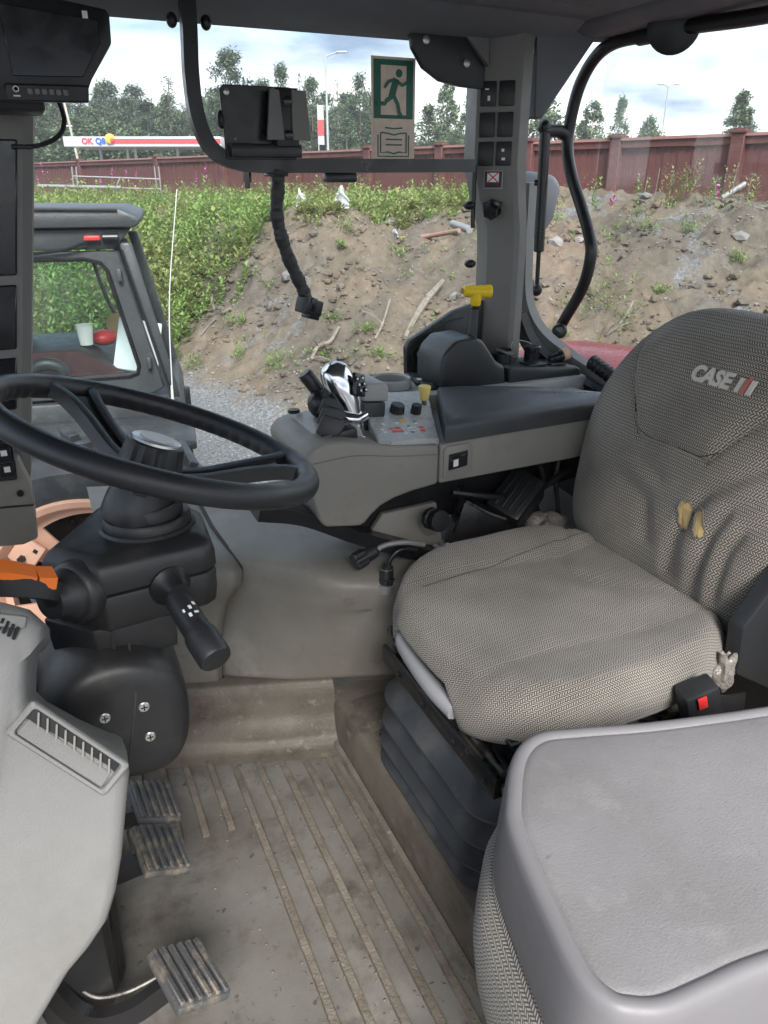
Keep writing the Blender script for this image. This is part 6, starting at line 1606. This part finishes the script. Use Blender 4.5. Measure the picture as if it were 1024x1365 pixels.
b = B(); b.tube(cpts, [(.0150 + .0011 * math.sin(i * .55) + .0007 * math.sin(i * 1.9)) for i in range(len(cpts))], 12, smooth=False); b.build('sleeve', 'black_dusty', hc_)
b = B(); b.lathe([(.013, 0), (.014, .004), (.014, .022), (.011, .024)], (.586, 1.738, 1.070), (.35, 0, -1), n=16); b.build('plug_neck', 'black_plastic', hc_)
b = B(); b.box((.597, 1.735, 1.033), (.052, .042, .036), rot=(0, R(18), R(20)), bev=.004); pb = b.build('plug_body', 'black_plastic', hc_)
b = B(); b.box((.600, 1.735, 1.012), (.034, .030, .016), rot=(0, R(18), R(20)), bev=.003); b.build('plug_nose', 'black_gloss', pb)
b = B(); b.box((.601, 1.714, 1.040), (.016, .006, .03), rot=(0, R(18), R(20)), bev=.002); b.build('plug_latch', 'black_gloss', pb)

# exit sign sticker on the window pane
es = T('exit_sign', 'green and tan emergency exit sticker with running figure on the window', 'sign', (.89, 1.898, 1.4))
EX = Vector((.8905, 1.8995, 1.458)); ux = Vector((1, 0, 0)); uz = Vector((0, 0, 1)); un = Vector((0, -1, 0))
W_, H_ = .118, .236
def ep(pl, l, name, m_, parent): b = B(); b.frame_prism(pl, EX, ux, uz, un, l, l + .0006, 0); return b.build(name, m_, parent)
def rect(x0, x1, z0, z1): return [(x0, z0), (x1, z0), (x1, z1), (x0, z1)]
bs = ep(rect(-W_ / 2, W_ / 2, -H_ / 2, H_ / 2), 0, 'sticker_base', 'tan_print', es)
ep(rect(-.053, .053, -.014, .112), .0008, 'green_field', 'green_print', es)
ep(rect(-.034, .034, -.006, .100), .0016, 'door_opening', 'tan_print', es)
fg = .0024
def stroke(pts, w):
    # flat stroke polygon along a polyline
    L1, L2 = [], []
    for i, p in enumerate(pts):
        a_ = Vector(pts[max(i - 1, 0)]); c_ = Vector(pts[min(i + 1, len(pts) - 1)]); t = (c_ - a_).normalized(); n_ = Vector((-t.y, t.x))
        L1.append(Vector(p) + n_ * w / 2); L2.append(Vector(p) - n_ * w / 2)
    return [tuple(v) for v in L1] + [tuple(v) for v in reversed(L2)]
ep([(.014 + .009 * math.cos(i * .3927), .084 + .009 * math.sin(i * .3927)) for i in range(16)], fg, 'figure_head', 'green_print', es)
for i, (pts, w) in enumerate([([(.006, .072), (-.002, .045), (-.006, .032)], .017), ([(-.004, .034), (-.020, .024), (-.024, .018), (-.046, .018)], .009), ([(.0, .034), (.010, .018), (.014, .0), (.020, -.008)], .009), ([(.004, .070), (-.014, .066), (-.026, .052)], .007), ([(.008, .066), (.022, .058), (.036, .066), (.042, .074)], .007)]):
    ep(stroke(pts, w), fg + .0007 * (i + 1), 'figure_limb', 'green_print', es)
ep(rect(-.052, .052, -.113, -.022), .0008, 'book_field', 'tan_print', es)
for k, pts in enumerate([[(-.042, -.050), (-.042, -.098), (0, -.098), (.042, -.098), (.042, -.050)], [(-.035, -.045), (-.035, -.090), (-.015, -.088), (0, -.092)], [(.035, -.045), (.035, -.090), (.015, -.088), (0, -.092)], [(-.035, -.045), (-.018, -.046), (0, -.050), (.018, -.046), (.035, -.045)], [(-.024, -.034), (0, -.036), (.024, -.034)], [(-.022, -.060), (.022, -.060)], [(-.022, -.072), (.022, -.072)]]):
    ep(stroke(pts, .0030), .0017 + .0006 * k, 'book_line', 'green_print', es)

# monitor at top left
mo = T('roof_monitor', 'black hooded monitor with a row of buttons under the roof', 'monitor', (.1, 1.5, 1.42))
rings = []
b = B(); b.poly([(-.10, 1.47, 1.415), (.135, 1.47, 1.418), (.152, 1.47, 1.452), (.190, 1.47, 1.505), (.192, 1.47, 1.545), (.186, 1.47, 1.552), (.0, 1.47, 1.575), (-.10, 1.47, 1.58),
                  (-.10, 1.62, 1.43), (.12, 1.62, 1.433), (.137, 1.62, 1.46), (.170, 1.62, 1.505), (.172, 1.62, 1.545), (.166, 1.62, 1.552), (.0, 1.62, 1.575), (-.10, 1.62, 1.58)],
                 [tuple(range(8)), tuple(range(15, 7, -1))] + [(i, (i + 1) % 8, 8 + (i + 1) % 8, 8 + i) for i in range(8)], .004, 2); b.build('housing', 'black_plastic', mo)
b = B(); b.prism([(.035, 1.452), (.138, 1.455), (.172, 1.505), (.172, 1.535), (.03, 1.548)], 'y', 1.4665, 1.475, .001, 1); b.build('screen', 'black_gloss', mo)
b = B(); b.prism([(.02, 1.417), (.142, 1.419), (.145, 1.443), (.02, 1.441)], 'y', 1.464, 1.475, .002, 1); bp_ = b.build('button_strip', 'black_plastic', mo)
for i in range(6):
    b = B(); b.box((.056 + .0105 * i, 1.463, 1.4315), (.0075, .003, .0085), bev=.001, seg=1); b.build('button', 'pillar_grey', bp_)
b = B(); b.lathe([(.0045, 0), (.0045, .001), (.003, .001), (.003, .0)], (.036, 1.4635, 1.434), (0, -1, 0), n=18); b.build('power_icon', 'white_print', bp_)
b = B(); b.box((.036, 1.4635, 1.4245), (.010, .001, .002)); b.build('power_print', 'white_print', bp_)
b = B(); b.box((.1535, 1.4655, 1.541), (.008, .001, .010)); b.build('monitor_badge', 'white_print', mo)
b = B(); b.box((.02, 1.55, 1.62), (.10, .08, .10), bev=.004); b.build('monitor_mount', 'black_plastic', mo)
b = B(); b.box((-.02, 1.62, 1.425), (.20, .12, .028), bev=.006); b.build('monitor_shelf', 'black_plastic', mo)
cable('cable', 'thin black lead curving from the monitor down to the front pillar', [(.10, 1.56, 1.44), (.108, 1.58, 1.40), (.095, 1.62, 1.375), (.06, 1.68, 1.362), (.02, 1.72, 1.362)], .0042)

# rear window handle rail and rod
rl = T('rear_window_handle', 'black bent tube handle of the rear window with end knob', 'handle', (1.44, 1.85, .9))
rp = [(1.44, .95, 1.605), (1.44, 1.30, 1.608), (1.44, 1.50, 1.618), (1.44, 1.64, 1.621), (1.44, 1.76, 1.622), (1.44, 1.835, 1.600), (1.44, 1.89, 1.545), (1.44, 1.918, 1.47), (1.44, 1.925, 1.395), (1.44, 1.895, 1.32), (1.44, 1.835, 1.235), (1.44, 1.79, 1.165), (1.44, 1.775, 1.115), (1.44, 1.795, 1.03), (1.44, 1.86, .935), (1.44, 1.888, .895)]
b = B(); b.tube(rp, .0165, 14, 6); b.build('tube', 'black_paint', rl, ang=60)
b = B(); b.lathe([(.010, 0), (.020, .004), (.023, .012), (.020, .022), (.012, .026)], (1.425, 1.865, .895), (-.6, -.75, .1), n=22); kn = b.build('end_knob', 'black_plastic', rl)
b = B(); b.lathe([(.013, 0), (.013, .002), (.004, .003)], (1.4085, 1.8445, .8975), (-.6, -.75, .1), n=18); b.build('knob_face', 'black_gloss', kn)
b = B(); b.lathe([(.050, -.01), (.058, 0), (.058, .020), (.045, .03)], (1.43, 1.555, 1.625), (-.7, -.7, -.1), n=30); b.build('hinge_disc', 'black_plastic', rl)
b = B(); b.cyl((1.44, 1.61, 1.621), (1.44, 1.68, 1.622), .021, n=16, ch=.004); b.build('tube_sleeve', 'black_plastic', rl)
b = B(); b.tube([(1.435, 1.925, 1.42), (1.41, 1.93, 1.43), (1.36, 1.93, 1.43)], .017, 12); b.build('handle_link', 'black_paint', rl)
gs = T('gas_strut', 'thin black gas strut hanging beside the rear window handle', 'strut', (1.37, 1.93, 1.0))
b = B(); b.cyl((1.365, 1.93, 1.435), (1.375, 1.93, 1.115), .0155, n=16, ch=.003); b.build('cylinder', 'black_paint', gs)
b = B(); b.cyl((1.375, 1.93, 1.115), (1.378, 1.93, 1.02), .0065, n=12); b.build('rod', 'black_gloss', gs)
b = B(); b.ell((1.362, 1.93, 1.44), .019, .018, .020); b.build('ball_end', 'black_paint', gs)
b = B(); b.ell((1.378, 1.93, 1.008), .017, .016, .019); b.build('ball_end', 'black_paint', gs)
b = B(); b.cyl((1.295, 1.93, 1.012), (1.37, 1.93, 1.006), .011, n=14, ch=.002); b.build('strut_pin', 'black_paint', gs)
wl = T('outer_mirror', 'dark grey rounded mirror housing outside behind the pillar', 'mirror', (1.55, 2.25, 1.1))
b = B(); b.prism([(1.47, 1.13), (1.465, 1.30), (1.50, 1.335), (1.61, 1.325), (1.645, 1.29), (1.625, 1.19), (1.58, 1.13)], 'y', 2.20, 2.27, .022, 3); b.build('housing', 'mirror_grey', wl)
b = B(); b.tube([(1.50, 2.24, 1.15), (1.44, 2.22, 1.08), (1.36, 2.05, 1.03)], .012, 8); b.build('arm', 'black_paint', wl)
fd = T('red_fender', 'red rear fender of the tractor seen through the rear window', 'fender', (1.9, 1.8, .6))
def fen(u, v):
    x = 1.50 + v * .75; y = 2.45 - u * 1.0
    return (x, y, .755 + .03 * math.sin(u * 3.0) - .10 * (1 - v) ** 2 - .12 * max(0, u - .75) - .10 * v * v + .02 * math.sin(v * 3))
b = B(); b.grid(fen, 20, 12); bmesh.ops.solidify(b.bm, geom=b.bm.faces[:], thickness=.02); b.build('fender_top', 'red_paint', fd, ang=50)
b = B(); b.prism([(1.50, .0), (1.50, .60), (1.60, .66), (2.2, .60), (2.2, .0)], 'y', 1.46, 1.50, .01); b.build('fender_wall', 'red_paint', fd)
# corrugated hose
hz = T('corrugated_hose', 'black corrugated hose end beside the backrest', 'hose', (1.38, 1.6, .8))
ax0, ax1 = Vector((1.375, 1.645, .850)), Vector((1.40, 1.46, .79)); cpath = [ax0.lerp(ax1, i / 60) for i in range(61)]
b = B(); b.tube(cpath, [.019 + .0032 * math.sin(i * 1.25) for i in range(61)], 18, smooth=False); b.build('hose', 'black_plastic', hz, ang=80)
